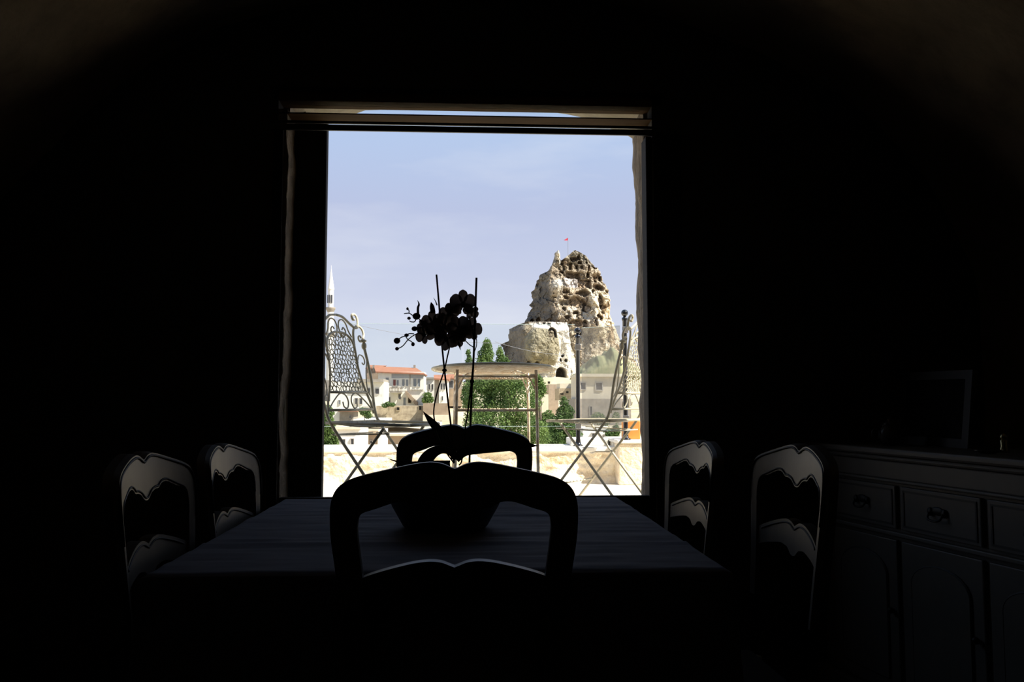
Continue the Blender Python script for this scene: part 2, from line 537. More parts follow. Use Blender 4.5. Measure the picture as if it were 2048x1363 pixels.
mb = MB().bbox(-.785, -.742, YF - .010, YF + .001, OZ0, 2.150, .003); wpart('side_casing', mb, M['wood_dark'])
mb = MB().tube([(-.786, YF - .010, .1), (-.786, YF - .010, 2.150)], .005, 6); wpart('casing_bead', mb, M['wood_warm'])
mb = MB().bbox(.728, .752, YF - .004, YF + .085, OZ0, 2.150, .004); wpart('side_casing', mb, M['wood_dark'])
mb = MB().tube([(.756, YF - .008, .1), (.756, YF - .008, 2.150)], .003, 6); wpart('casing_bead', mb, M['cream_paint'])
mb = MB().bbox(.764, .87, YF - .014, YF, .05, 2.16, .004); wpart('side_board', mb, M['wood_dark'])
mb = MB().bbox(OXL, OXR, YF + .005, YF + .03, .50, .686, .003); wpart('sill', mb, M['wood_dark'])
# sliding sash pushed to the left: broad stile with a pull handle
st = MB(); st.bbox(-.742, -.598, YF + .165, YF + .215, .60, 2.25, .005)
st.bbox(-.712, -.706, YF + .160, YF + .167, .70, 2.18, .002)
st = wpart('sash_stile', st, M['wood_dark'])
hb = MB()
hx, hy = -.672, YF + .12
hb.tube(spline([(hx, hy + .045, 1.660), (hx + .004, hy + .012, 1.648), (hx + .006, hy + .004, 1.60), (hx + .004, hy + .006, 1.555), (hx, hy + .045, 1.540)], 5), [.007] * 21, 8)
hb.ball((hx + .008, hy + .035, 1.668), (.012, .008, .012)); hb.ball((hx - .006, hy + .035, 1.532), (.012, .008, .012))
hh = hb.build('pull_handle', M['chrome'], None, True); hh.parent = st; hh.matrix_parent_inverse = Matrix.Translation((0, -YF, -.6))
hp = MB().bbox(-.729, -.721, YF + .130, YF + .167, 1.485, 1.765, .002).bbox(-.719, -.684, YF + .157, YF + .167, 1.664, 1.678, .002).build('strike_plate', M['chrome'])
hp.parent = st; hp.matrix_parent_inverse = Matrix.Translation((0, -YF, -.6))
mb = MB().box(-.70, .72, YF + .058, YF + .064, 2.243, 2.276); wpart('transom_pane', mb, M['glass'])

# ------------------------------------------------------------------ terrace
TZ = .50
tf = MB().box(-4.5, 4.5, YO, 6.3, TZ - .2, TZ).build('floor_terrace', M['terrace']); props(tf, kind='structure')
PY, PT = 5.84, .747
pw = empty('wall_parapet', (0, PY, TZ), kind='structure')
x = np.linspace(-4.2, 4.2, 1000); z = np.linspace(TZ - .02, PT - .035, 36)
A, B = np.meshgrid(x, z)
lay = .010 * np.sign(np.sin((B - TZ) * 60 + 2 * fbm(A * 2, B * 2, A * 0, 2, 4))) * 0
dd = .014 * fbm(A * 5, B * 7, A * 0, 5, 8, .6) - .012 * np.clip(fbm(A * 2.2, B * 14, A * 0, 3, 61), 0, 1)
foot = .05 * np.clip(1 - (B - TZ) / .10, 0, 1) ** 2
dust_haze = np.clip(1 - (B - TZ) / .16 + .4 * fbm(A * 3, B * 6, A * 0, 3, 77), 0, 1)
streak = np.clip(fbm(A * 3.5, B * 22, A * 0 + 5, 4, 90) * 1.5, 0, 1) * (1 - dust_haze)
colp = np.stack([1 - .15 * streak, 1 - .25 * streak, 1 - .40 * streak], -1)
o = grid_obj('rubble_face', np.stack([A, PY - dd - foot, B], -1), M['parapet'], pw, cols=colp); o.matrix_parent_inverse = Matrix.Translation((0, -PY, -TZ))
o = MB().box(-4.2, 4.2, PY + .03, PY + .36, TZ - .2, PT - .034).build('core', M['terrace'], pw); o.matrix_parent_inverse = Matrix.Translation((0, -PY, -TZ))
o = MB().bbox(-4.2, 4.2, PY - .002, PY + .40, PT - .036, PT, .008).build('cap_slab', M['cap'], pw); o.matrix_parent_inverse = Matrix.Translation((0, -PY, -TZ))
# white stone pier at the right end of the parapet
for nm, mt_, bx in (('pier_body', 'pier', (1.015, 2.2, 5.71, 6.24, TZ, .775, .008)), ('pier_cap', 'cap', (1.005, 2.22, 5.70, 6.25, .776, .80, .006))):
    o = MB().bbox(*bx).build(nm, M[mt_], pw); o.matrix_parent_inverse = Matrix.Translation((0, -PY, -TZ))
mb = MB().bbox(.73, 1.00, 6.02, 6.30, PT + .001, .795, .006).build('stone_ledge', M['cap']); props(mb, 'narrow raised white ledge behind the black railing post', 'ledge')

# glass railing
GY = 5.98
def pane(name, p0, p1, z0, z1, m, label, th=.012):
    d = Vector((p1[0] - p0[0], p1[1] - p0[1], 0)); n = Vector((-d.y, d.x, 0)).normalized() * th / 2
    root = empty(name, ((p0[0] + p1[0]) / 2, (p0[1] + p1[1]) / 2, z0), label=label, cat='glass panel', group='glass panels of the terrace railing')
    c = root.location
    P = [Vector((*p0, 0)), Vector((*p1, 0))]
    vs = []
    for zz in (z0, z1):
        vs += [P[0] - n, P[1] - n, P[1] + n, P[0] + n]
        for q in range(4): vs[-4 + q] = vs[-4 + q] + Vector((0, 0, zz))
    vs = [v - c for v in vs]
    MB().add([vs[0], vs[1], vs[5], vs[4]], [(0, 1, 2, 3)]).build('glass_sheet', m, root)
    e = .0014
    for k, (i, j) in enumerate(((4, 7), (0, 3))):
        a, b = (vs[4], vs[5]) if k == 0 else (vs[0], vs[1])
        MB().tube([a, b], e, 4).build('polished_edge', M['glass_edge'], root)
    return root
pane('glass_panel', (-2.6, GY), (-.04, GY), .885, 1.602, M['rail_glass'], 'clear glass railing panel behind the left garden chair')
pane('glass_panel', (-.025, GY), (.76, GY), .885, 1.602, M['rail_glass'], 'clear glass railing panel behind the round garden table')
P1 = (.778, 5.97); P2 = (1.072, 5.74)
pane('glass_panel', (.805, 5.945), (1.045, 5.757), .86, 1.575, M['hazy_glass'], 'hazy glass railing panel between the two black posts')
def rail_post(x, y, z0, z1, label, scale=1.0):
    r = empty('railing_post', (x, y, z0), label=label, cat='post')
    h = z1 - z0
    MB().lathe([(.035, 0), (.035, .008), (.022, .012), (.018, .03), (.0155, .05), (.0155, h - .075), (.020, h - .07), (.020, h - .055), (.011, h - .05), (.010, h - .04)], n=16).build('shaft', M['black_metal'], r, True)
    MB().ball((0, 0, h - .021 * scale), .024 * scale, 16, 12).build('ball_finial', M['black_metal'], r, True)
    for zz in (.12, h - .16):
        MB().bbox(-.02, .02, -.022, -.010, zz, zz + .045, .003).build('glass_clamp', M['chrome'], r)
    return r
rail_post(P1[0], P1[1], PT, 1.578, 'slim black railing post with small ball top at the glass corner')
rail_post(P2[0], P2[1], .80, 1.683, 'tall black railing post with large ball top behind the right garden chair', 1.0)
# little orange planter on the pier
pl = empty('planter_box', (1.135, 5.86, .80), label='small orange planter box on the white block behind the post', cat='planter')
MB().bbox(-.062, .052, -.05, .05, 0, .125, .006).build('box', M['orange'], pl)
MB().box(-.054, .044, -.042, .042, .122, .127).build('soil', M['moss'], pl)

# ------------------------------------------------------------------ ornate iron garden chairs
def spiral(c, r0, r1, a0, a1, n=18):
    return [(c[0] + (r0 + (r1 - r0) * i / n) * math.cos(a0 + (a1 - a0) * i / n), c[1] + (r0 + (r1 - r0) * i / n) * math.sin(a0 + (a1 - a0) * i / n)) for i in range(n + 1)]

def garden_chair():
    root = empty('garden_chair')
    lean = lambda v: -.22 * max(0, v - .46)
    B = lambda u, v, d=0: (u, lean(v) + d, v)
    m = M['iron_cream']
    def bar(name, pts, r, n=6, par=root):
        return MB().tube(pts, r * .78, n).build(name, m, par, True)
    for s in (-1, 1):
        # outer stile continuing down as the front leg
        st = spline([(s * .19, .40, 0), (s * .19, .20, .24), (s * .19, .03, .44)] + [B(s * .192, .52), B(s * .205, .66), B(s * .20, .76), B(s * .192, .83)], 6)
        bar('stile', [tuple(p) for p in st], .0095, 8)
        bar('leg', [(s * .165, -.07, 0), (s * .165, .30, .44)], .009, 6)
        f = MB().ball(B(s * .192, .845), (.014, .014, .020), 10, 8).ball(B(s * .191, .872), (.019, .019, .010), 10, 6)
        f.build('finial', m, root, True)
        # hook scroll on the finial joining the inner frame
        pts = [B(s * .190, .88)] + [B(s * u, v) for u, v in ((.205, .905), (.195, .935), (.160, .948), (.125, .925), (.112, .87), (.110, .80), (.112, .72), (.135, .63), (.165, .56), (.178, .50))]
        bar('inner_frame', [tuple(p) for p in spline(pts, 5)], .008, 6)
        sp = [B(s * (.170 + (u)), .885 + v) for u, v in spiral((0, 0), .006, .020, 0, 4.6)]
        bar('hook_scroll', sp, .006)
        # crest: arch then up to a scroll
        cr = [(0, .992), (.05, .985), (.10, .955), (.14, .935), (.165, .945), (.172, .975), (.165, 1.0), (.145, 1.008), (.130, .998), (.133, .980), (.148, .980)]
        bar('crest_scroll', [tuple(p) for p in spline([B(s * u, v) for u, v in cr], 5)], .0085, 6)
        # C scrolls under the crest arch
        c2 = [(.012, .905), (.006, .935), (.018, .963), (.045, .970), (.068, .950), (.080, .915), (.10, .885)]
        bar('c_scroll', [tuple(p) for p in spline([B(s * u, v) for u, v in c2], 5)], .005)
        c3 = [(.012, .905), (.030, .885), (.052, .893), (.056, .915), (.042, .930), (.030, .918)]
        bar('c_scroll', [tuple(p) for p in spline([B(s * u, v) for u, v in c3], 5)], .005)
        # side scroll between inner frame and stile
        c4 = [(.115, .76), (.135, .795), (.165, .79), (.175, .765), (.163, .748), (.150, .757)]
        bar('c_scroll', [tuple(p) for p in spline([B(s * u, v) for u, v in c4], 5)], .0045)
        c5 = [(.198, .78), (.170, .70), (.160, .62), (.190, .57)]
        bar('brace', [tuple(p) for p in spline([B(s * u, v) for u, v in c5], 5)], .0045)
        # scrolls below the panel
        c6 = [(.165, .525), (.12, .565), (.065, .600), (.025, .590), (.012, .56), (.025, .53), (.05, .535), (.055, .560)]
        bar('c_scroll', [tuple(p) for p in spline([B(s * u, v) for u, v in c6], 5)], .0048)
        bar('seat_rail', [tuple(p) for p in spline([(s * .185, -.01, .46), (s * .185, .22, .458), (s * .17, .37, .455), (s * .12, .41, .452)], 5)], .010, 6)
    # arched head of the panel and the cross bars
    bar('panel_head', [tuple(p) for p in spline([B(-.112, .80), B(-.10, .86), B(-.06, .895), B(0, .905), B(.06, .895), B(.10, .86), B(.112, .80)], 5)], .008)
    bar('cross_bar', [B(-.145, .605), B(.145, .605)], .009, 6)
    bar('cross_bar', [B(-.178, .520), B(.178, .520)], .009, 6)
    bar('seat_rail', [(-.19, -.01, .46), (.19, -.01, .46)], .011, 6)
    bar('seat_rail', [(-.12, .41, .452), (.12, .41, .452)], .010, 6)
    bar('leg_stretcher', [(-.165, -.05, .03), (.165, -.05, .03)], .006)
    bar('leg_stretcher', [(-.19, .30, .12), (.19, .30, .12)], .006)
    bar('under_rail', [(-.16, .0, .405), (.16, .0, .405)], .005)
    bar('under_rail', [(-.165, .02, .405), (-.165, .33, .415)], .005)
    bar('under_rail', [(.165, .02, .405), (.165, .33, .415)], .005)
    # pierced lattice of small oval rings in the panel and in the seat
    lat = MB()
    def inside(u, v):
        if v < .612 or v > .898: return False
        w = .110 if v > .72 else .110 + (.72 - v) / .115 * .030
        if v > .80: w = .110 * math.sqrt(max(0, 1 - ((v - .80) / .102) ** 2))
        return abs(u) < w
    rr = random.Random(3)
    v = .622; k = 0
    while v < .90:
        u = -.15 + (.0125 if k % 2 else 0)
        while u < .15:
            uu, vv = u + rr.uniform(-.007, .007), v + rr.uniform(-.005, .005)
            if inside(uu, vv):
                a, b, ph = .0118 * rr.uniform(.75, 1.15), .0145 * rr.uniform(.7, 1.1), rr.uniform(-1.2, 1.2)
                ring = []
                for q in range(10):
                    t = 2 * math.pi * q / 10
                    e, g = a * math.cos(t), b * math.sin(t)
                    ring.append(B(uu + e * math.cos(ph) - g * math.sin(ph), vv + e * math.sin(ph) + g * math.cos(ph)))
                lat.tube(ring, .0026, 4, closed=True)
            u += .0250
        v += .0225; k += 1
    lat.build('pierced_panel', m, root, True, kind='stuff')
    sl = MB()
    for i in range(9):
        u = -.15 + .0375 * i
        sl.tube([tuple(p) for p in spline([(u, -.005, .458), (u, .15, .446), (u, .30, .450), (u * .8, .40, .452)], 4)], .0045, 5)
    for t in (.12, .27):
        sl.tube([(-.18, t, .448), (.18, t, .448)], .004, 5)
    sl.build('seat_wires', m, root, True, kind='stuff')
    return root

gc = garden_chair()
props(gc, 'cream wrought iron garden chair with scrolled lattice back beside the window frame', 'garden chair', 'ornate iron garden chairs')
gc.location = (-.556, 4.20, TZ); gc.rotation_euler = (0, 0, math.radians(-120))
g2 = copy_tree(gc)
g2['label'] = 'cream wrought iron garden chair at the right, partly hidden by the stone jamb'
g2.location = (.845, 4.56, TZ); g2.rotation_euler = (0, 0, math.radians(53))

# round iron garden table
gt = empty('garden_table', (.145, 4.62, TZ), rz=math.radians(2), label='round rusty cream iron garden table with pierced top on the terrace', cat='table')
H = .735; RT = .335
TL = .05   # the top has sagged a little towards the railing
MB().tube([(RT * math.cos(2 * math.pi * k / 48), RT * math.sin(2 * math.pi * k / 48), H - TL * RT * math.sin(2 * math.pi * k / 48)) for k in range(48)], .0075, 8, closed=True).build('rim', M['iron_cream'], gt, True)
lt = MB()
for i in range(-13, 14):
    for j in range(-13, 14):
        cx, cy = i * .0245 + (.012 if j % 2 else 0), j * .0245
        if math.hypot(cx, cy) < RT - .016:
            lt.tube([(cx + .0115 * math.cos(2 * math.pi * q / 8), cy + .0115 * math.sin(2 * math.pi * q / 8), H - TL * (cy + .0115 * math.sin(2 * math.pi * q / 8))) for q in range(8)], .0028, 4, closed=True)
lt.build('pierced_top', M['iron_rust'], gt, True, kind='stuff')
s = .205
cor = [(-s, -s), (s, -s), (s, s), (-s, s)]
for k in range(4):
    a, b = cor[k], cor[(k + 1) % 4]
    MB().tube([(*a, H - .045), (*b, H - .045)], .007, 6).build('apron_bar', M['iron_rust'], gt, True)
    MB().tube([(a[0] * 1.02, a[1] * 1.02, .515), (b[0] * 1.02, b[1] * 1.02, .515)], .007, 6).build('stretcher', M['iron_rust'], gt, True)
    MB().tube([(a[0], a[1], H - .01), (a[0] * 1.02, a[1] * 1.02, .515), (a[0] * 1.06, a[1] * 1.06, 0)], .0082, 8).build('leg', M['iron_rust'], gt, True)
    MB().tube([tuple(p) for p in spline([(a[0], a[1], H - .12), (a[0] * .8, a[1] * .8, H - .04), (a[0] * .5, a[1] * .5, H - .01)], 5)], .0045, 5).build('corner_brace', M['iron_rust'], gt, True)

# ------------------------------------------------------------------ dining table and cloth
TXL, TXR, TYN, TYF, TTZ = -.558, .468, 1.545, 2.685, .76
dt = empty('dining_table', ((TXL + TXR) / 2, (TYN + TYF) / 2, 0), label='dark wooden dining table hidden under the blue grey cloth', cat='table')
cx, cy = dt.location.x, dt.location.y
hx, hy = (TXR - TXL) / 2, (TYF - TYN) / 2
MB().bbox(-hx + .01, hx - .01, -hy + .01, hy - .01, TTZ - .032, TTZ - .004, .005).build('tabletop', M['table_wood'], dt)
for sx in (-1, 1):
    for sy in (-1, 1):
        lg = MB()
        lg.lathe([(.022, 0), (.026, .02), (.020, .06), (.030, .30), (.034, .52), (.026, .56), (.038, .60), (.038, TTZ - .034)], (sx * (hx - .09), sy * (hy - .09), 0), 14)
        lg.build('leg', M['table_wood'], dt, True)
for sy in (-1, 1):
    MB().box(-hx + .09, hx - .09, sy * (hy - .09) - .012, sy * (hy - .09) + .012, TTZ - .13, TTZ - .034).build('apron', M['table_wood'], dt)
for sx in (-1, 1):
    MB().box(sx * (hx - .09) - .012, sx * (hx - .09) + .012, -hy + .09, hy - .09, TTZ - .13, TTZ - .034).build('apron', M['table_wood'], dt)
nu, nv = 150, 150
drop = .20
ux = np.concatenate([[-hx - drop], np.linspace(-hx, hx, nu), [hx + drop]])
def fold(w, h):   # flat coordinate -> (pos, drop)
    over = np.maximum(np.abs(w) - h, 0)
    return np.clip(w, -h, h), over
uu = np.linspace(-hx - drop, hx + drop, nu); vv = np.linspace(-hy - drop, hy + drop, nv)
U, V = np.meshgrid(uu, vv)
pu, ou = fold(U, hx); pv, ov = fold(V, hy)
over = np.maximum(ou, ov)
wav = .014 * np.sin(V * 22) * (ou > 0) * ou / drop + 0
wav2 = .014 * np.sin(U * 24) * (ov > 0) * ov / drop
wr = .0022 * fbm(U * 4.5, V * 22, U * 0, 4, 31) + .004 * np.exp(-((V - .16) / .012) ** 2) * (.5 + .5 * np.sin(U * 6 + 1)) + .003 * np.exp(-((V + .28 + .04 * U) / .015) ** 2)
X_ = pu + np.sign(U) * (ou > 0) * (.012 + np.abs(wav)); Y_ = pv + np.sign(V) * (ov > 0) * (.012 + np.abs(wav2))
Z_ = TTZ + .0035 + wr * (over == 0) - over
tcl = grid_obj('tablecloth', np.stack([X_, Y_, Z_], -1), M['cloth'])
tcl.location = (cx, cy, 0)
props(tcl, 'creased blue grey tablecloth spread over the dining table', 'tablecloth')

# ------------------------------------------------------------------ french country dining chairs
PX = 1.48 / 1700.0
ZT = .976
def outl(pts): return [(x * PX, ZT - y * PX) for x, y in pts]
out_h = [(0, 13), (6, 11), (14, 7), (28, 2), (48, 0), (75, 3), (105, 9), (135, 16), (164, 23), (186, 29), (206, 36), (225, 47), (238, 63), (245, 84), (247, 113), (245, 158), (237, 213), (226, 300), (214, 420), (205, 590)]
in_h = [(0, 113), (12, 111), (24, 104), (34, 97), (52, 92), (70, 91), (82, 84), (93, 79), (112, 79), (132, 85), (151, 92), (166, 97), (178, 101), (186, 107), (190, 116), (192, 130), (190, 160), (183, 213), (173, 300), (163, 420), ]
def dining_chair():
    root = empty('dining_chair')
    bow = .034
    def fn(u, v, d):
        # back curves in plan (ends come forward) and leans back above the seat
        return (u, -.20 + bow * (u / .215) ** 2 - .13 * max(0, v - .46) * .8 + d, v)
    th = .030
    mb = MB()
    o = [tuple(p) for p in spline([(a, b) for a, b in outl(out_h)][:-1], 3)]
    i_ = [tuple(p) for p in spline([(a, b) for a, b in outl(in_h)], 3)]
    n = min(len(o), len(i_))
    def resamp(P, m):
        P = [Vector(p) for p in P]; Ls = [0]
        for a, b in zip(P, P[1:]): Ls.append(Ls[-1] + (b - a).length)
        out = []
        for k in range(m):
            t = Ls[-1] * k / (m - 1)
            j = max(0, min(len(P) - 2, next((q for q in range(len(Ls) - 1) if Ls[q + 1] >= t), len(P) - 2)))
            f = (t - Ls[j]) / max(1e-9, Ls[j + 1] - Ls[j])
            out.append(tuple(P[j].lerp(P[j + 1], f)))
        return out
    # crest: matched by u; stiles: matched by v
    crest_o = [p for p in o if p[1] > ZT - 100 * PX]; crest_i = [p for p in i_ if p[1] > ZT - 118 * PX]
    k = 46
    co, ci = resamp(crest_o, k), resamp(crest_i, k)
    stile_o = [co[-1]] + [p for p in o if p[1] <= ZT - 100 * PX]; stile_i = [ci[-1]] + [p for p in i_ if p[1] <= ZT - 118 * PX]
    so, si = resamp(stile_o, 20), resamp(stile_i, 20)
    right_o, right_i = co + so[1:], ci + si[1:]
    left_o = [(-u, v) for u, v in right_o][::-1]; left_i = [(-u, v) for u, v in right_i][::-1]
    # carved bead that follows the crest edges on the front face
    def inset(P, d):
        out = []
        for a, p in enumerate(P):
            t = Vector(P[min(a + 1, len(P) - 1)]) - Vector(P[max(a - 1, 0)])
            t = t.normalized() if t.length else Vector((1, 0))
            out.append((p[0] + t.y * d, p[1] - t.x * d))
        return out
    full_o = left_o[:-1] + right_o
    full_i = left_i[:-1] + right_i
    nm = len(full_o) // 2
    cham = [.003 + .011 * min(1, max(0, (abs(a - nm) - 36) / 14)) for a in range(len(full_o))]
    fo, fi = [], []
    for a, p in enumerate(full_o):
        t = (Vector(full_o[min(a + 1, len(full_o) - 1)]) - Vector(full_o[max(a - 1, 0)])).normalized(); fo.append((p[0] + t.y * cham[a], p[1] - t.x * cham[a]))
    for a, p in enumerate(full_i):
        t = (Vector(full_i[min(a + 1, len(full_i) - 1)]) - Vector(full_i[max(a - 1, 0)])).normalized(); fi.append((p[0] - t.y * cham[a] * .8, p[1] + t.x * cham[a] * .8))
    MB().strip(full_o, full_i, fn, -th / 2, th * .1).strip(full_o, full_i, fn, th * .1, th / 2, fo, fi).build('back_frame', M['chair'], root)
    bead = inset(full_o, .0085)[14:-14]
    MB().tube([fn(u, v, th / 2) for u, v in bead], .0028, 5).build('carved_bead', M['chair_groove'], root, True)
    bead = inset(full_i, -.0075)[16:-16]
    MB().tube([fn(u, v, th / 2) for u, v in bead], .0024, 5).build('carved_bead', M['chair_groove'], root, True)
    # lower splat rail
    ro = outl([(0, 209), (10, 205), (26, 199), (48, 197), (75, 200), (105, 207), (130, 214), (155, 222), (174, 229), (186, 235)])
    ri = outl([(0, 285), (16, 281), (34, 268), (52, 264), (75, 262), (105, 266), (130, 270), (155, 275), (174, 280), (184, 284)])
    ro = [tuple(p) for p in spline(ro, 4)]; ri = [tuple(p) for p in spline(ri, 4)]
    mb = MB(); mb.strip([(-u, v) for u, v in ro][::-1][:-1] + ro, [(-u, v) for u, v in ri][::-1][:-1] + ri, fn, -th * .4, th * .4)
    mb.build('back_rail', M['chair'], root)
    full = [(-u, v) for u, v in ro][::-1][:-1] + ro
    MB().tube([fn(u, v, th * .4) for u, v in inset(full, .008)[3:-3]], .0024, 5).build('carved_bead', M['chair_groove'], root, True)
    # seat
    mb = MB()
    pts = [(-.19, -.19), (.19, -.19), (.205, 0), (.22, .16), (-.22, .16), (-.205, 0)]
    mb.prism(pts, lambda u, v, d: (u, v, d), .425, .455).build('seat_frame', M['chair'], root)
    mb = MB(); mb.prism([(u * .94, v * .94) for u, v in pts], lambda u, v, d: (u, v, d), .452, .472).build('rush_seat', M['rush'], root)
    for s in (-1, 1):
        MB().tube([tuple(p) for p in spline([(s * .198, .135, .44), (s * .21, .15, .36), (s * .198, .138, .20), (s * .194, .132, .08), (s * .206, .15, .012), (s * .206, .158, 0)], 4)],
                  [.026 - .012 * min(1, t / 16) + (.006 if t > 17 else 0) for t in range(21)], 10).build('front_leg', M['chair'], root, True)
        b = fn(s * .160, .46, 0)
        MB().tube([b, (s * .165, -.205, .30), (s * .172, -.235, 0)], [.019, .018, .014], 8).build('rear_leg', M['chair'], root, True)
        MB().tube([(s * .196, .135, .19), (s * .168, -.215, .19)], .011, 8).build('stretcher', M['chair'], root, True)
    MB().tube([(-.185, -.02, .19), (.185, -.02, .19)], .011, 8).build('stretcher', M['chair'], root, True)
    return root
dc = dining_chair()
GRP = 'french country dining chairs around the table'
# chair-local y is forward; the back stands at y = -.20
def put(o, X, Y, face_deg, zs, label):
    a = math.radians(face_deg)          # direction the sitter faces, 0 = +Y (towards the window), -90 = +X
    f = Vector((-math.sin(a), math.cos(a), 0))
    base = Vector((X, Y, 0)) + f * (.20 + .04)
    o.location = base; o.rotation_euler = (0, 0, a); o.scale = (1, 1, zs)
    props(o, label, 'chair', GRP)
put(dc, -.021, 1.48, 0, .962 / ZT, 'dark carved dining chair nearest the camera, seen from behind at the table end')
put(copy_tree(dc), -.008, 2.745, 180, .990 / ZT, 'dark carved dining chair at the window end of the table, behind the orchid')
put(copy_tree(dc), -.649, 1.75, -90, .962 / ZT, 'dim dining chair on the left side of the table, nearer the camera')
put(copy_tree(dc), -.633, 2.25, -92, .954 / ZT, 'dining chair on the left side of the table, nearer the window')
put(copy_tree(dc), .672, 2.44, 94, .950 / ZT, 'dining chair on the right side of the table, nearer the window')
put(copy_tree(dc), .745, 1.88, 91, .968 / ZT, 'dining chair on the right side standing in front of the sideboard')

# ------------------------------------------------------------------ orchid in a bowl
OY = 2.07
ob = at(891, 1050, OY)
BX = ob.x
bowl = empty('flower_bowl', (BX, OY, TTZ + .006), label='dark round bowl holding the orchid in the middle of the table', cat='bowl')
MB().lathe([(.098, 0), (.102, .004), (.112, .022), (.128, .050), (.138, .075), (.141, .083), (.137, .084), (.126, .072), (.10, .066), (.02, .066)], n=40).build('bowl_body', M['pot'], bowl, True)
MB().lathe([(.124, .064), (.08, .074), (.03, .078), (.005, .079)], n=24).build('moss', M['moss'], bowl, True)
oroot = at(912, 925, OY)
orc = empty('orchid_plant', (oroot.x, OY, TTZ + .08), label='orchid with plum flowers, buds and two support canes in the dark bowl', cat='plant')
OI = Vector((oroot.x, OY, TTZ + .08))
def ol(px, py, dy=0.0):
    return at(px, py, OY + dy) - OI
def otube(name, pts, r, m, n=6, k=5):
    P = spline([ol(*p) for p in pts], k)
    return MB().tube([tuple(p) for p in P], r, n).build(name, m, orc, True)
otube('support_cane', [(873, 549, .02), (879, 620, .015), (884, 690, .01), (889, 740, 0), (897, 810, 0), (903, 862, 0), (908, 925, 0)], .0025, M['stake'])
otube('support_cane', [(953, 555, -.02), (950, 640, -.015), (947, 720, -.01), (943, 790, 0), (941, 850, 0), (939, 925, 0)], .0029, M['stake'])
otube('flower_stem', [(900, 690, -.01), (895, 712, 0), (888, 742, .006), (876, 778, .006), (868, 815, .005), (869, 840, 0), (878, 872, 0), (890, 900, 0), (908, 926, 0)], .0019, M['stem'])
otube('flower_stem', [(938, 632, -.01), (944, 660, -.008), (948, 685, -.004), (945, 740, .004), (936, 820, .004), (930, 860, .002), (924, 918, 0), (918, 930, 0)], .0020, M['stem'])
otube('flower_stem', [(928, 678, -.02), (938, 688, -.01), (947, 694, 0)], .0012, M['stem'])
otube('stem_loop', [(950, 668, 0), (953, 678, 0), (953, 690, .003), (950, 700, 0), (947, 706, 0)], .0012, M['stem'])
MB().ball(tuple(ol(889, 740, 0)), (.006, .004, .0045), 10, 6).build('clip', M['stake'], orc, True)
MB().ball(tuple(ol(944, 762, 0)), (.0055, .004, .006), 10, 6).build('clip', M['stake'], orc, True)
# leaves: centre line with widths
def oleaf(pts, widths, bendy):
    P = spline([ol(*p) for p in pts], 5)
    Wd = [w[0] for w in spline([(w, 0) for w in widths], 5)]
    vs, fs = [], []
    n = len(P)
    for i, p in enumerate(P):
        t = (P[min(i + 1, n - 1)] - P[max(i - 1, 0)]).normalized()
        side = t.cross(Vector((0, 1, 0))).normalized()
        side = (side * math.cos(bendy) + Vector((0, 1, 0)) * math.sin(bendy)).normalized()
        nr = t.cross(side).normalized()
        w = max(.0006, Wd[i])
        for k, (a, b) in enumerate(((-1, .15), (-.5, -.05), (0, -.18), (.5, -.05), (1, .15))):
            vs.append(p + side * w * a + nr * w * b)
        for k, (a, b) in enumerate(((1, .25), (.5, .12), (0, .02), (-.5, .12), (-1, .25))):
            vs.append(p + side * w * a + nr * w * b * .9)
    for i in range(n - 1):
        for k in range(10):
            fs.append((i * 10 + k, i * 10 + (k + 1) % 10, (i + 1) * 10 + (k + 1) % 10, (i + 1) * 10 + k))
    fs.append(tuple(range(9, -1, -1))); fs.append(tuple((n - 1) * 10 + k for k in range(10)))
    return MB().add(vs, fs).build('leaf', M['leaf_o'], orc, True)
q = OY / 1700
oleaf([(912, 918, 0), (930, 902, -.01), (965, 894, -.03), (1005, 891, -.05), (1045, 890, -.06), (1075, 891, -.06)], [8 * q, 10 * q, 12.5 * q, 12 * q, 8 * q, .5 * q], .25)
oleaf([(911, 915, 0), (897, 888, .01), (880, 862, .02), (864, 843, .03), (846, 822, .03)], [8 * q, 10 * q, 10 * q, 8 * q, .5 * q], .5)
oleaf([(912, 918, 0), (900, 903, -.01), (884, 898, -.02), (866, 903, -.04), (850, 918, -.06), (838, 934, -.07)], [6 * q, 7 * q, 9 * q, 13 * q, 15 * q, 9 * q], .6)
oleaf([(900, 925, 0), (860, 925, -.02), (820, 925, -.04), (795, 922, -.05), (775, 916, -.05)], [9 * q, 8 * q, 5 * q, 3 * q, .3 * q], .8)
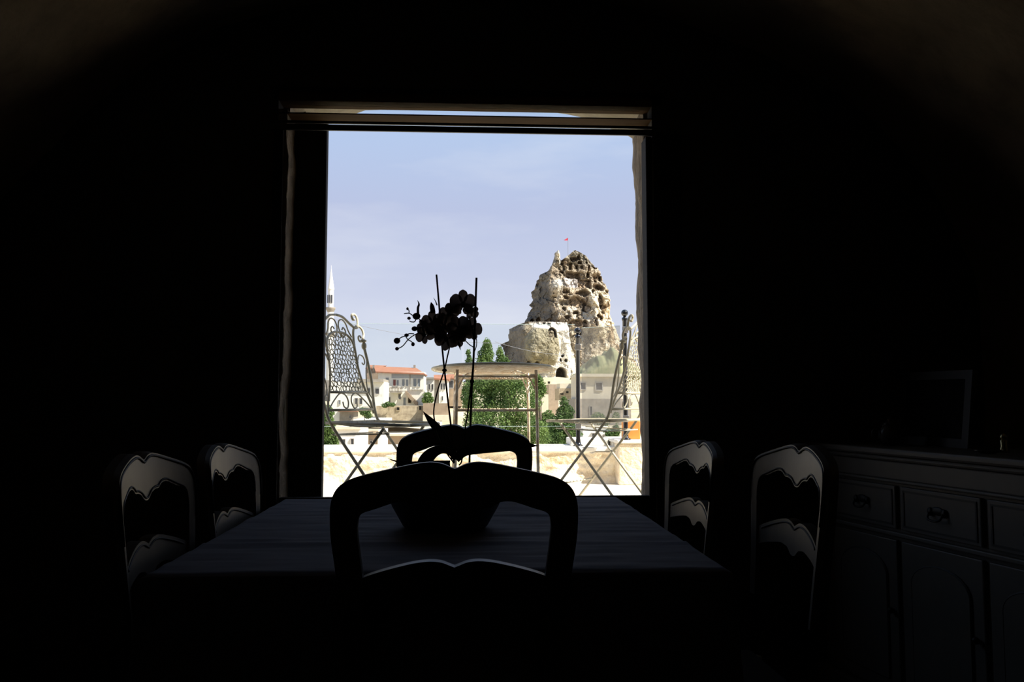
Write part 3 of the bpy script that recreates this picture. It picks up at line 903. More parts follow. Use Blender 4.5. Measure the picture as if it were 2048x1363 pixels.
# flowers
def flower(px, py, dy, r, rot, tilt, yaw, m=None):
    c = ol(px, py, dy)
    fl_ = empty('flower', tuple(c), parent=orc)
    fl_.rotation_euler = (tilt, 0, yaw)
    def petal(ang, ln, w, cup, name):
        vs, fs = [], []
        nr, ns = 10, 5
        for i in range(nr):
            t = i / (nr - 1)
            wd = w * max(.08, math.sqrt(max(0, 1 - ((t - .58) / (.62 if t < .58 else .425)) ** 2)))
            for j in range(ns):
                s_ = (j / (ns - 1) - .5) * 2
                u, v = s_ * wd, t * ln + .12 * ln
                vs.append((u, v, cup * (t * t) * ln * .35 + abs(s_) ** 2 * wd * .25))
        ca, sa = math.cos(ang), math.sin(ang)
        pts = [(u * ca - v * sa, -z_, u * sa + v * ca) for u, v, z_ in vs]
        for i in range(nr - 1):
            for j in range(ns - 1):
                a = i * ns + j
                fs.append((a, a + 1, a + ns + 1, a + ns))
        me = MB().add(pts, fs)
        o = me.build(name, M['petal'], None, True); o.parent = fl_
        return o
    for k, (a, ln, w) in enumerate(((0, 1.0, .37), (2.30, .92, .33), (-2.30, .92, .33))):
        petal(a + rot, r * ln, r * w, -.1, 'sepal')
    for a in (1.18, -1.18):
        petal(a + rot, r * 1.0, r * .54, .15, 'petal')
    lb = MB().ball((0, -.006, -.002), (r * .22, r * .30, r * .26), 10, 6)
    o = lb.build('lip', M['lip'], None, True); o.parent = fl_
    return fl_
R0 = 25 * q
FL = [(926, 607, -.02, 25, .02, .1, .1), (899, 629, .01, 21, .08, .0, -.3), (942, 621, .0, 16, 2.75, -.1, .3), (940, 658, .01, 23, -.35, -.1, .3), (918, 655, -.03, 23, .5, .1, .1), (888, 652, -.015, 24, .2, .1, .2), (866, 645, .0, 22, .1, .1, -.2),
      (893, 676, -.04, 22, 3.0, .0, -.2), (850, 668, -.015, 19, .9, -.1, -.4), (914, 675, -.01, 18, -2.6, .1, .4), (872, 668, -.03, 20, -.3, -.1, .2), (846, 652, .01, 14, .6, .2, .6), (908, 617, .012, 17, .15, .0, -.2), (928, 668, -.02, 17, .4, .1, .2)]
for (px, py, dy, r, rot, ti, yw) in FL:
    flower(px, py, dy, r * q * 1.0, rot, ti, yw)
def slim_petal(pts, ws):
    P = spline([ol(*p) for p in pts], 4)
    Wd = [max(.0004, w[0]) for w in spline([(w * q, 0) for w in ws], 4)]
    MB().tube([tuple(p) for p in P], Wd, 6).build('slim_petal', M['petal'], orc, True)
slim_petal([(836, 628, 0), (836, 615, 0), (838, 608, 0), (835, 600, 0)], [3, 2.6, 2, .3])
slim_petal([(912, 680, -.02), (918, 688, -.02), (921, 700, -.02)], [3, 3, .3])
slim_petal([(874, 610, 0), (871, 602, 0), (867, 595, 0)], [1.6, 1, .3])
slim_petal([(866, 625, 0), (864, 612, 0), (862, 604, 0)], [6, 5, .5])
for (px, py, rx, rz) in ((794, 681, 6.6, 6.2), (813, 670, 4.6, 3.6), (826, 688, 3.6, 4.2), (794, 697, 3.8, 3.6), (815, 617, 2.4, 3.0), (818, 636, 3.6, 3.2), (833, 632, 8, 7), (829, 657, 6, 5)):
    MB().ball(tuple(ol(px, py, .0)), (rx * q, rx * q, rz * q), 10, 8).build('bud', M['petal'], orc, True)
for pts in ([(848, 655, 0), (835, 666, 0), (826, 671, 0), (816, 679, 0), (806, 691, 0), (796, 697, 0)], [(828, 667, 0), (818, 667, 0), (812, 671, 0), (803, 674, 0), (796, 679, 0)],
            [(812, 673, 0), (816, 679, 0), (822, 682, 0), (826, 686, 0)], [(846, 646, 0), (833, 632, 0), (825, 630, 0), (818, 626, 0), (808, 627, 0)], [(818, 626, 0), (818, 621, 0), (815, 617, 0)],
            [(833, 636, 0), (829, 643, 0), (822, 643, 0), (819, 641, 0)]):
    otube('bud_stalk', pts, .0014, M['stem'])

# ------------------------------------------------------------------ sideboard on the right with the things on it
SB0 = Vector((1.333, 3.25, 0)); SD = Vector((.187, -.982, 0))
ang = math.atan2(SD.y, SD.x)
sb = empty('sideboard', SB0, rz=ang, label='cream painted sideboard with carved drawers along the right wall', cat='sideboard')
# local: x runs along the front towards the camera, +y goes into the cabinet
LN, DP, TH = 1.30, .44, .905
MB().bbox(.02, LN - .02, .03, DP, .06, .84, .004).build('carcass', M['cream_paint'], sb)
MB().bbox(-.015, LN + .015, -.010, DP + .01, .880, TH, .008).build('worktop', M['cream_paint'], sb)
MB().bbox(-.004, LN + .004, .004, DP, .862, .879, .007).build('cornice_moulding', M['cream_paint'], sb)
MB().bbox(.008, LN - .008, .016, DP, .800, .861, .004).build('frieze', M['cream_paint'], sb)
MB().bbox(.002, LN - .002, .006, DP, .790, .801, .004).build('cornice_moulding', M['cream_paint'], sb)
MB().bbox(.004, LN - .004, .010, DP, .612, .628, .004).build('mid_moulding', M['cream_paint'], sb)
MB().bbox(.0, LN, .004, DP, .0, .075, .006).build('plinth', M['cream_paint'], sb)
for k in range(3):
    a, b = .09 + k * .372 + .012, .09 + (k + 1) * .372 - .012
    dr = empty('drawer', ((a + b) / 2, .03, .71), parent=sb)
    w2 = (b - a) / 2
    MB().bbox(-w2, w2, -.012, .01, -.074, .070, .004).build('drawer_front', M['cream_paint'], dr)
    for (x0, x1, z0, z1) in ((-w2 + .014, w2 - .014, .052, .058), (-w2 + .014, w2 - .014, -.062, -.056), (-w2 + .014, -w2 + .020, -.062, .058), (w2 - .020, w2 - .014, -.062, .058)):
        MB().box(x0, x1, -.0145, -.010, z0, z1).build('panel_groove', M['cream_paint_groove'], dr)
    hd = MB()
    hd.ball((-.030, -.016, .006), (.012, .006, .014), 10, 6).ball((.030, -.016, .006), (.012, .006, .014), 10, 6).ball((0, -.014, .010), (.030, .004, .014), 12, 6)
    hd.tube([tuple(p) for p in spline([(-.030, -.020, .004), (-.026, -.030, -.014), (0, -.033, -.020), (.026, -.030, -.014), (.030, -.020, .004)], 5)], .0035, 6)
    hd.build('bail_pull', M['iron_pull'], dr, True)
    dd_ = empty('cabinet_door', ((a + b) / 2, .03, .345), parent=sb)
    MB().bbox(-w2, w2, -.012, .01, -.26, .255, .004).build('door_leaf', M['cream_paint'], dd_)
    pan = [(-w2 + .05, -.21), (w2 - .05, -.21), (w2 - .05, .13)] + [(math.cos(t) * (w2 - .05), .13 + .07 * math.sin(t)) for t in np.linspace(.2, math.pi - .2, 11)] + [(-w2 + .05, .13)]
    MB().prism(pan, lambda u, v, d: (u, d, v), -.018, -.011).build('raised_panel', M['cream_paint'], dd_)
    MB().tube([(u, -.014, v) for u, v in pan], .005, 5, closed=True).build('panel_groove', M['cream_paint_groove'], dd_)
    MB().ball((w2 - .025, -.024, .02), .011, 10, 8).build('door_knob', M['iron_pull'], dd_, True)
def onsb(s, d, z=0):
    n = Vector((-SD.y, SD.x, 0))
    return SB0 + SD * s + n * d + Vector((0, 0, TH + z))
# framed picture leaning at the back
p = onsb(.348, .26)
pf = empty('picture_frame', p, rz=ang, label='dim rectangular picture frame standing on the sideboard', cat='picture frame')
fr = MB()
w2, hh2 = .175, .265
lean = lambda u, v, d: (u, d + .12 * v, v)
for poly in ([(-w2, 0), (w2, 0), (w2 - .03, .03), (-w2 + .03, .03)], [(-w2, hh2), (-w2 + .03, hh2 - .03), (w2 - .03, hh2 - .03), (w2, hh2)], [(-w2, 0), (-w2 + .03, .03), (-w2 + .03, hh2 - .03), (-w2, hh2)], [(w2, 0), (w2, hh2), (w2 - .03, hh2 - .03), (w2 - .03, .03)]):
    fr.prism(poly, lean, -.012, .008)
fr.build('frame', M['frame_s'], pf)
MB().prism([(-w2 + .02, .02), (w2 - .02, .02), (w2 - .02, hh2 - .02), (-w2 + .02, hh2 - .02)], lean, -.002, .006).build('picture', M['picture'], pf)
MB().box(-.02, .02, .04, .10, .0, .16).build('strut', M['frame_s'], pf)
p = onsb(.286, .13)
jg = empty('teapot', p, label='small dark teapot beside the picture frame on the sideboard', cat='teapot')
MB().lathe([(.022, 0), (.030, .006), (.040, .030), (.038, .052), (.024, .068), (.022, .072)], n=20).build('pot_body', M['ceramic'], jg, True)
MB().lathe([(.024, .072), (.020, .080), (.006, .086), (.007, .094), (.002, .097)], n=16).build('lid', M['ceramic'], jg, True)
MB().tube([tuple(v) for v in spline([(.034, 0, .030), (.055, 0, .042), (.062, 0, .064), (.072, 0, .070)], 4)], [.008, .008, .0075, .007, .0065, .006, .006, .0055, .0055, .005, .005, .005, .005], 8).build('spout', M['ceramic'], jg, True)
MB().tube([tuple(v) for v in spline([(-.034, 0, .056), (-.058, 0, .056), (-.062, 0, .034), (-.038, 0, .020)], 4)], .004, 6).build('handle', M['ceramic'], jg, True)
p = onsb(.77, .10)
pt_ = empty('saucer', p, label='small shallow saucer on the sideboard near the right picture edge', cat='saucer')
MB().lathe([(.02, 0), (.022, .003), (.044, .010), (.045, .012), (.030, .006), (.004, .004)], n=24).build('dish', M['ceramic'], pt_, True)
p = onsb(.727, .20)
bt = empty('pepper_mill', p, label='slim brass pepper mill glinting at the right edge on the sideboard', cat='pepper mill')
MB().lathe([(.014, 0), (.014, .006), (.010, .020), (.012, .036), (.009, .040)], n=16).build('mill_body', M['brass'], bt, True)
MB().lathe([(.009, .041), (.011, .048), (.008, .056), (.003, .060)], n=16).build('mill_head', M['brass'], bt, True)

# ------------------------------------------------------------------ valley and hillside
def ground_z(y, x):
    left = np.interp(y, [6.4, 9, 60, 75, 84, 104, 112, 130, 145, 152, 162, 175, 260, 400, 470, 900], [-3.5, -4.5, -5.2, -4.6, -4.3, -3.3, -2.4, -2.5, -2.3, -1.4, -.5, -.1, 5.0, 9.0, 9.0, 8.0])
    right = np.interp(y, [6.4, 9, 60, 110, 200, 300, 345, 375, 392, 410, 470, 900], [-3.5, -4.5, -5.2, -5.6, -6.2, -5, -1.5, 4.5, 10.5, 12, 13, 11])
    k = np.clip((x / y - .045) / .03, 0, 1)
    return left * (1 - k) + right * k
gy = np.concatenate([np.linspace(6.35, 60, 30), np.linspace(63, 480, 140), np.linspace(500, 900, 12)])
gx = np.linspace(-1, 1, 160)
GX, GY_ = np.meshgrid(gx, gy)
GX = GX * (8 + GY_ * .62)
gz = ground_z(GY_, GX) + .55 * fbm(GX * .05, GY_ * .05, GX * 0, 4, 12) * np.clip((GY_ - 12) / 40, 0, 1) - .00 * np.abs(GX)
gr = grid_obj('floor_valley', np.stack([GX, GY_, gz], -1), M['ground']); props(gr, kind='structure')

# ------------------------------------------------------------------ castle rock
def heightfield_rock(name, Lp, Rp, D, step, prof, feats, colour, parent, back, seed, amp, wobble=1.6):
    y0 = min(Lp[0][0], Rp[0][0]); y1 = Lp[-1][0]
    nr = int((y1 - y0) / step) + 1
    py = np.linspace(y0, y1, nr)
    xl = np.interp(py, [p[0] for p in Lp], [p[1] for p in Lp]); xr = np.interp(py, [p[0] for p in Rp], [p[1] for p in Rp])
    wob = wobble * fbm(py * .22, py * 0 + seed, py * 0, 4, seed); wob2 = wobble * fbm(py * .22, py * 0 + seed + 40, py * 0, 4, seed)
    xl = xl + wob; xr = xr + wob2
    nc = int((xr - xl).max() / step) + 1
    t = np.linspace(0, 1, nc)
    T, PYY = np.meshgrid(t, py)
    PXX = xl[:, None] + (xr - xl)[:, None] * T
    dep = prof(PXX, PYY, T, xl[:, None], xr[:, None])
    m = D / F
    edge = np.clip(np.minimum(T, 1 - T) * (xr - xl)[:, None] / 5.0, 0, 1)
    n1 = fbm(PXX * .045, PYY * .045, PXX * 0, 6, seed + 1, .55)
    w1, v1 = worley(PXX * .075 + .6 * n1, PYY * .06, seed + 2)
    w2_, v2 = worley(PXX * .17 + .4 * n1, PYY * .15, seed + 3)
    rid = 1 - np.abs(fbm(PXX * .06, PYY * .035, PXX * 0 + 3, 5, seed + 5))
    relief = amp * (1.5 * n1 + 2.4 * (v1 - .5) + .9 * (v2 - .5) - .9 * rid)
    dep = dep - relief * edge
    hol = np.zeros_like(dep)
    wx_ = 2.2 * fbm(PXX * .15, PYY * .15, PXX * 0 + 2, 3, seed + 31, .4); wy_ = 2.2 * fbm(PXX * .14, PYY * .16, PXX * 0 + 7, 3, seed + 37, .4)
    for (fx, fy, fw, fh, fd, kind) in feats:
        k_ = {'a': .12, 'r': .35, 'e': .8}[kind]
        u = (PXX + k_ * wx_ - fx) / (fw / 2); v = (PYY + k_ * wy_ - fy) / (fh / 2)
        if kind == 'e': q_ = np.hypot(u, v)
        elif kind == 'r': q_ = np.maximum(np.abs(u), np.abs(v))
        else: q_ = np.where(v > 0, np.maximum(np.abs(u), np.abs(v)), np.hypot(u, v))
        soft = 1.6 / min(fw, fh) * 2
        k = np.clip((1 + soft - q_) / soft, 0, 1)
        dep = dep + np.sign(fd) * np.clip(k, 0, 1) * abs(fd)
        hol = np.maximum(hol, k * (fd > 0))
    # pixel coordinates -> place in the valley (front sheet) and a rounded back sheet
    d0 = RM @ Vector((0, 0, -F)); ex = RM @ Vector((1, 0, 0)); ey = RM @ Vector((0, -1, 0))
    dx = d0.x + (PXX - 1024) * ex.x + (PYY - 681.5) * ey.x
    dy = d0.y + (PXX - 1024) * ex.y + (PYY - 681.5) * ey.y
    dz = d0.z + (PXX - 1024) * ex.z + (PYY - 681.5) * ey.z
    X = dx / dy * D; Z = CAM_Z + dz / dy * D
    front = np.stack([X, D + dep, Z], -1)
    tb = np.linspace(1, 0, 24)[1:-1]
    xb = X[:, :1] + (X[:, -1:] - X[:, :1]) * tb[None]
    db = dep[:, :1] * 0 + D + np.maximum(dep[:, :1], dep[:, -1:]) + back * np.sin(np.pi * tb[None]) ** .6 * np.clip((X[:, -1:] - X[:, :1]) / 30, .05, 1)
    bk = np.stack([xb, db, np.repeat(Z[:, :1], len(tb), 1)], -1)
    P = np.concatenate([front, bk], 1)
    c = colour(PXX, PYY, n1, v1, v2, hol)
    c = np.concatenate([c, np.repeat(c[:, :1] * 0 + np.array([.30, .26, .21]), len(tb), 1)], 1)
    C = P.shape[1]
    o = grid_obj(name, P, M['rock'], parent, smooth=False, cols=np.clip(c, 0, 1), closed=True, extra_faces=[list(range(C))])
    return o

def mixc(a, b, k): return a * (1 - k[..., None]) + np.array(b) * k[..., None]
def sm(x, a, b):
    t = np.clip((x - a) / (b - a), 0, 1); return t * t * (3 - 2 * t)
DU, DL = 420.0, 400.0
bl = at(1130, 760, DU)
castle = empty('castle_rock', (bl.x, DU, bl.z), label='tall tuff castle rock riddled with caves above the town', cat='rock')
def cparent(o):
    o.parent = castle; o.matrix_parent_inverse = Matrix.Translation(-castle.location); return o
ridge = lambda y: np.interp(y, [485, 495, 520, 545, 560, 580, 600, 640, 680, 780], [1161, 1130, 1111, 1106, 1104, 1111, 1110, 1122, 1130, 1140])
def prof_u(x, y, T, xl, xr):
    r = ridge(y)
    left = np.clip((r - x) / np.maximum(r - xl, 2), 0, 1)
    right = np.clip((x - r) / np.maximum(xr - r, 2), 0, 1)
    wl = np.clip((r - xl) / 45, .1, 1); wr = np.clip((xr - r) / 110, .1, 1)
    slope = (760 - y) / 275.0
    d = 26 * left ** 1.1 * wl + 5 * right * wr + 16 * right ** 4 * wr + slope * 16
    # stepped ledges: upper storeys stand further back
    d = d + 3.0 * sm(y, 548, 546) * sm(x, 1128, 1136) + 3.0 * sm(y, 585, 583) * sm(x, 1140, 1150)
    # two vertical buttresses on the right flank catch the sun
    for (bx, by, bw, bh, bd) in ((1198, 615, 12, 45, 7), (1228, 590, 12, 40, 5), (1190, 520, 26, 22, 4), (1121, 565, 14, 16, 5), (1172, 500, 24, 14, 3), (1215, 650, 30, 24, 5)):
        d = d - bd * np.exp(-(((x - bx) / bw) ** 2 + ((y - by) / bh) ** 2))
    return d
feats_u = [(1131, 510, 9, 15, 6, 'a'), (1151, 518, 6, 12, 6, 'r'), (1159, 502, 14, 8, 6, 'e'), (1172, 510, 6, 7, 5, 'e'), (1170, 498, 5, 8, 5, 'e'), (1192, 520, 4, 9, 5, 'r'), (1165, 519, 4, 7, 4, 'r'), (1176, 521, 4, 6, 3, 'r'),
           (1141, 512, 8, 12, 3, 'r'), (1156, 538, 28, 13, 5, 'r'), (1189, 535, 7, 10, 6, 'e'), (1206, 536, 13, 9, 6, 'e'), (1206, 545, 8, 8, 4, 'e'), (1220, 533, 14, 15, 5, 'e'), (1207, 515, 9, 6, 4, 'e'),
           (1180, 556, 27, 18, 5, 'r'), (1213, 561, 24, 17, 5, 'e'), (1198, 572, 6, 9, 5, 'e'), (1175, 577, 26, 10, 5, 'e'), (1178, 593, 13, 20, 4, 'e'), (1157, 596, 26, 20, 3, 'e'), (1182, 611, 13, 16, 4, 'e'),
           (1213, 592, 14, 26, 6, 'e'), (1218, 604, 16, 10, 4, 'e'), (1157, 621, 9, 6, 4, 'e'), (1157, 642, 26, 16, 4, 'e'), (1176, 643, 9, 13, 6, 'a'), (1208, 629, 14, 12, 5, 'e'), (1073.5, 632, 7.5, 9, 7, 'a'), (1085.5, 631, 7.5, 10, 7, 'a'),
           (1137, 575, 11, 8, 4, 'e'), (1138, 588, 8, 5, 3, 'e'), (1133, 613, 8, 9, 4, 'e'), (1140, 630, 10, 8, 4, 'e'), (1231, 570, 8, 6, 4, 'e'), (1240, 570, 6, 9, 4, 'e'), (1130, 533, 7, 7, 3, 'e'), (1104, 634, 9, 4, 3, 'e'), (1195, 643, 7, 8, 4, 'e'), (1165, 660, 14, 10, 4, 'e'), (1185, 672, 10, 8, 4, 'e')]
rc = random.Random(5)
for _ in range(6):
    feats_u.append((rc.uniform(1120, 1240), rc.uniform(505, 680), rc.uniform(3, 7), rc.uniform(3, 7), rc.uniform(2, 4), 'e'))
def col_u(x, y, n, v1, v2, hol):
    base = np.zeros(x.shape + (3,)) + np.array([.40, .335, .245])
    base = base * (1 + .30 * (v1 - .5) + .25 * (v2 - .5) + .22 * n)[..., None]
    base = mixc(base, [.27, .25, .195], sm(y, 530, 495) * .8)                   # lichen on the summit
    base = mixc(base, [.125, .117, .105], sm(ridge(y) - x, 0, 10) * (.62 + .33 * sm(n, -.6, .3)))   # grey left flank, its shade painted into the colour
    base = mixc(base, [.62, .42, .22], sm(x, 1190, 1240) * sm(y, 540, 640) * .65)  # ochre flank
    pale = sm(fbm(x * .09, y * .05, x * 0 + 9, 4, 55), .0, .45) * sm(y, 545, 565) * sm(x, 1108, 1122)
    base = mixc(base, [.74, .68, .56], pale * .85)
    pan = sm(x, 1133, 1135) * sm(x, 1167, 1165) * sm(y, 546, 548) * sm(y, 568, 566)
    base = mixc(base, [.62, .57, .53], pan)
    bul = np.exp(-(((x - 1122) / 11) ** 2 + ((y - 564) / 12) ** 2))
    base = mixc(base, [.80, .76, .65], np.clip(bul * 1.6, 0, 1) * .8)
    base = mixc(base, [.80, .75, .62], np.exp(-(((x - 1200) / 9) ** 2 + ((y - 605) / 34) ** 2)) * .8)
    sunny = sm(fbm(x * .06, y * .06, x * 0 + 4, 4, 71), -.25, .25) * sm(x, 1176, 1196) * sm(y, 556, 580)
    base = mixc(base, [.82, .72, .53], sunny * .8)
    base = mixc(base, [.33, .235, .15], hol * .6)  # recesses browned, their shade put into the colour
    return base
Lu = [(485, 1160), (488, 1157), (492, 1152), (498, 1145), (503, 1139), (506, 1128), (508, 1116), (516, 1113), (529, 1104), (532, 1100), (534, 1090), (542, 1087), (547, 1082), (560, 1079), (569, 1073), (585, 1074), (592, 1070), (596, 1069), (599, 1074), (602, 1074), (609, 1068), (617, 1067), (628, 1060), (641, 1054), (660, 1050), (700, 1046), (790, 1040)]
Ru = [(485, 1163), (488, 1175), (492, 1188), (500, 1196), (507, 1207), (511, 1210), (513, 1221), (523, 1227), (533, 1229), (546, 1232), (556, 1234), (562, 1240), (567, 1243), (578, 1243), (584, 1240), (606, 1238), (622, 1239), (637, 1246), (650, 1250), (680, 1262), (720, 1290), (790, 1320)]
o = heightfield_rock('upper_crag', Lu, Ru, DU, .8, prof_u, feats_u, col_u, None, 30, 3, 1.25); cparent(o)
Lsp = [(493, 1119), (496, 1115.5), (507, 1114.5), (516, 1112), (532, 1106)]
Rsp = [(493, 1123), (495, 1126), (504, 1128), (512, 1130), (532, 1136)]
o = heightfield_rock('spire', Lsp, Rsp, DU + 1, .7, lambda x, y, T, xl, xr: 9 * np.abs(T - .45) ** 1.5 * 2 + 9 + 12 * np.clip((y - 500) / 32, 0, 1), [(1121, 505, 4, 6, 2, 'e')],
                     lambda x, y, n, a, b, h: mixc(np.zeros(x.shape + (3,)) + np.array([.78, .72, .60]), [.3, .26, .2], sm(1118.0 - x, -1, 3)), None, 5, 9, .9, .5); cparent(o)  # left side of the spire dark, shade put into the colour

def prof_l(x, y, T, xl, xr):
    d = 20 * sm(1052.0 - x, 0, 34) + 3.0 * sm(x, 1104, 1120) + 12 * sm(x, 1134, 1164)
    e = np.hypot((x - 1085) / 38, (y - 694) / 44)
    d = d - 9 * np.sqrt(np.clip(1 - e * e, 0, 1))
    d = d + 5 * sm(y, 660, 641)
    d = d - 3.5 * np.exp(-(((x - 1062) / 10) ** 2 + ((y - 710) / 16) ** 2))
    return d
feats_l = [(1104, 665, 16, 19, 6, 'a'), (1124, 745, 19, 21, 14, 'a'), (1123, 719, 3.4, 4, 4, 'e'), (1134, 719, 3.4, 4, 4, 'e'), (1127, 710, 3.4, 4, 4, 'e'), (1100, 646, 3, 3, 3, 'e'), (1090, 643, 3, 3, 2, 'e'),
           (1039, 727, 5, 6, 4, 'a'), (1058, 726, 6, 7, 5, 'a'), (1073, 727, 6, 7, 5, 'a'), (1100, 740, 4, 5, 3, 'r')]
def col_l(x, y, n, v1, v2, hol):
    base = np.zeros(x.shape + (3,)) + np.array([.33, .275, .19])
    base = base * (1 + .18 * (v1 - .5) + .16 * (v2 - .5) + .18 * n)[..., None]
    base = mixc(base, [.20, .175, .15], sm(1052.0 - x, -4, 8) * .85)  # left wall greyed, painting its shade into the colour
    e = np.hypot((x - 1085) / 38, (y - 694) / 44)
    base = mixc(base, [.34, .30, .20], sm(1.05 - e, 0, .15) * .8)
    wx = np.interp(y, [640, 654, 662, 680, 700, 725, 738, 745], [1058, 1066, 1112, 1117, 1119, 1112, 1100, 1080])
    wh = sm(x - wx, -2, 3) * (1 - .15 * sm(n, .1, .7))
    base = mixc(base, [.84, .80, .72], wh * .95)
    base = mixc(base, [.16, .12, .08], hol * .6)  # openings and recesses darkened, shade put into the colour
    return base
Ll = [(641, 1058), (644, 1044), (650, 1023), (655, 1022), (676, 1022), (680, 1010), (684, 1003), (688, 1008), (700, 1013), (730, 1018), (800, 1012)]
Rl = [(641, 1138), (660, 1140), (690, 1146), (700, 1152), (720, 1158), (740, 1160), (800, 1168)]
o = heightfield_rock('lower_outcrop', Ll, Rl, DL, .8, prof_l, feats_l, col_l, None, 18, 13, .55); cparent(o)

fp = at(1136, 506, DU - 1); ft = at(1136, 475, DU - 1)
fpole = empty('flag_pole', fp, label='red flag on a thin pole at the top of the castle rock', cat='flag')
MB().tube([(0, 0, -2), (0, 0, ft.z - fp.z)], .10, 6).build('pole', M['cable'], fpole)
fz = ft.z - fp.z
MB().prism([(0, fz), (-1.6, fz - 1.0), (-2.2, fz - 1.1), (-1.2, fz - 1.5), (0, fz - 1.4)], lambda u, v, d: (u, d + .2 * math.sin(u * 2), v), -.05, .05).build('flag', M['flag'], fpole)

# olive hillock added behind the hazy glass, standing in for its reflection
def hillock(name, pts, D, m, label, depth=30):
    c = at(sum(p[0] for p in pts) / len(pts), max(p[1] for p in pts), D)
    xs = np.linspace(pts[0][0], pts[-1][0], 140)
    tops = np.interp(xs, [p[0] for p in pts], [p[1] for p in pts])
    rows = []
    for t in np.linspace(0, 1, 20):
        r = []
        for xx, yy in zip(xs, tops):
            top = at(xx, yy, D); a = math.pi * t
            r.append((top.x, D + depth * (-.5 * math.cos(a)), c.z + (top.z - c.z) * math.sin(a) ** .6))
        rows.append(r)
    P = np.array(rows)
    P[..., 2] += 1.3 * fbm(P[..., 0] * .25, P[..., 1] * .25, P[..., 2] * .25, 5, 3)
    o = grid_obj(name, P - np.array(c), m); o.location = c
    return props(o, label, 'hill')
hillock('hillock', [(1150, 760), (1162, 738), (1174, 726), (1186, 714), (1200, 712), (1214, 703), (1224, 706), (1231, 722), (1245, 724), (1262, 735), (1290, 742), (1320, 760)], 260, M['hill'], 'rounded olive green hillock added behind the hazy glass as its reflection')

# ------------------------------------------------------------------ houses of the town
def house(name, label, D, boxes, wins=(), extra=None, group='stone houses of the town', cat='house'):
    """boxes: (x0, y0, x1, y1, material, depth_m, set_back_m); wins: (x0, y0, x1, y1, material[, arched])"""
    bx = boxes[0]
    c = at((bx[0] + bx[2]) / 2, bx[3], D)
    root = empty(name, c, label=label, cat=cat, group=group)
    def loc(px, py, y=0.0):
        return at(px, py, D) - c + Vector((0, y, 0))
    for (x0, y0, x1, y1, m, dp, sb_) in boxes:
        a, b = loc(x0, y1), loc(x1, y0)
        MB().box(a.x, b.x, sb_, sb_ + dp, a.z, b.z).build('wall', M[m], root)
    for w in wins:
        x0, y0, x1, y1, m = w[:5]
        off = w[5] if len(w) > 5 else 0.0
        a, b = loc(x0, y1), loc(x1, y0)
        t = max(.05, min(b.x - a.x, b.z - a.z) * .16)
        mb = MB()
        y_0, y_1 = off - .10, off + .02
        mb.box(a.x - t, a.x, y_0, y_1, a.z - t, b.z + t); mb.box(b.x, b.x + t, y_0, y_1, a.z - t, b.z + t)
        mb.box(a.x, b.x, y_0, y_1, b.z, b.z + t); mb.box(a.x, b.x, y_0 - .05, y_1, a.z - t, a.z)
        wo = mb.build('window', M['win_frame'] if m != 'hole' else M['tan_w'], root)
        pn = MB().box(a.x, b.x, off - .03, off + .01, a.z, b.z).build('pane', M[m], wo)
    if extra: extra(root, loc)
    return root

def roof_gable(root, loc, ridge_a, ridge_b, eave_a, eave_b, run, m='roof_red', over=0.0, eth=.25):
    """roof seen from its long side: ridge line and front eave line in picture coordinates; run = horizontal distance ridge..eave"""
    ra, rb = loc(*ridge_a, run), loc(*ridge_b, run)
    ea, eb = loc(*eave_a, -over), loc(*eave_b, -over)
    ba, bb = ea + Vector((0, 2 * run, 0)), eb + Vector((0, 2 * run, 0))
    dn = Vector((0, 0, -eth))
    vs = [ra, rb, eb, ea, bb, ba, eb + dn, ea + dn, bb + dn, ba + dn]
    MB().add([tuple(v) for v in vs], [(0, 1, 2, 3), (0, 5, 4, 1), (3, 2, 6, 7), (5, 9, 8, 4), (0, 3, 7, 9, 5), (1, 4, 8, 6, 2), (7, 6, 8, 9)]).build('roof', M[m], root)

# main white house with the red tiled roof
D1 = 170.0
def ex_main(root, loc):
    roof_gable(root, loc, (742, 730), (829, 733), (752, 742.5), (850, 747), 5.2, over=.8)
    for px in (742, 826):
        a = loc(px, 731, 5.0)
        MB().box(a.x - .22, a.x + .22, a.y - .22, a.y + .22, a.z - .8, a.z + .35).build('chimney', M['grey_w'], root)
    a, b = loc(781, 785), loc(805, 779)
    MB().box(a.x, b.x, -2.0, 0, a.z, a.z + .25).build('balcony_slab', M['grey_w'], root)
    for k in range(9):
        xx = a.x + (b.x - a.x) * k / 8
        MB().box(xx - .05, xx + .05, -2.0, -1.9, a.z + .2, b.z + .35).build('baluster', M['timber'], root)
    MB().box(a.x, b.x, -2.02, -1.9, b.z + .3, b.z + .42).build('balcony_rail', M['timber'], root)
    # outside stair rising to the balcony
    p0, p1 = loc(812, 781), loc(836, 805)
    n = 10
    for k in range(n):
        x0 = p0.x + (p1.x - p0.x) * k / n; x1 = p0.x + (p1.x - p0.x) * (k + 1) / n
        zt = p0.z + (p1.z - p0.z) * k / n
        MB().box(x0, x1, -1.6, 0, zt - .9, zt).build('stair_step', M['brown_w'], root)
    for k in range(8):
        a = loc(822 + k * 3.1, 780.5); b = loc(823.6 + k * 3.1, 778)
        MB().box(a.x, b.x, -.25, 0, a.z, b.z).build('corbel', M['grey_w'], root)
    a, b = loc(819, 780), loc(820.6, 748)
    MB().box(a.x, b.x, -.2, .05, a.z, b.z).build('downpipe', M['grey_w'], root)
    a, b = loc(783, 756), loc(819, 747)
    MB().box(a.x, b.x, -.06, .02, a.z, b.z).build('eave_shadow_band', M['eave_shade'], root)  # grey strip painting the shadow cast by the eaves
    a, b = loc(821, 756), loc(847, 749)
    MB().box(a.x, b.x, -.06, .02, a.z, b.z).build('eave_shadow_band', M['eave_shade'], root)
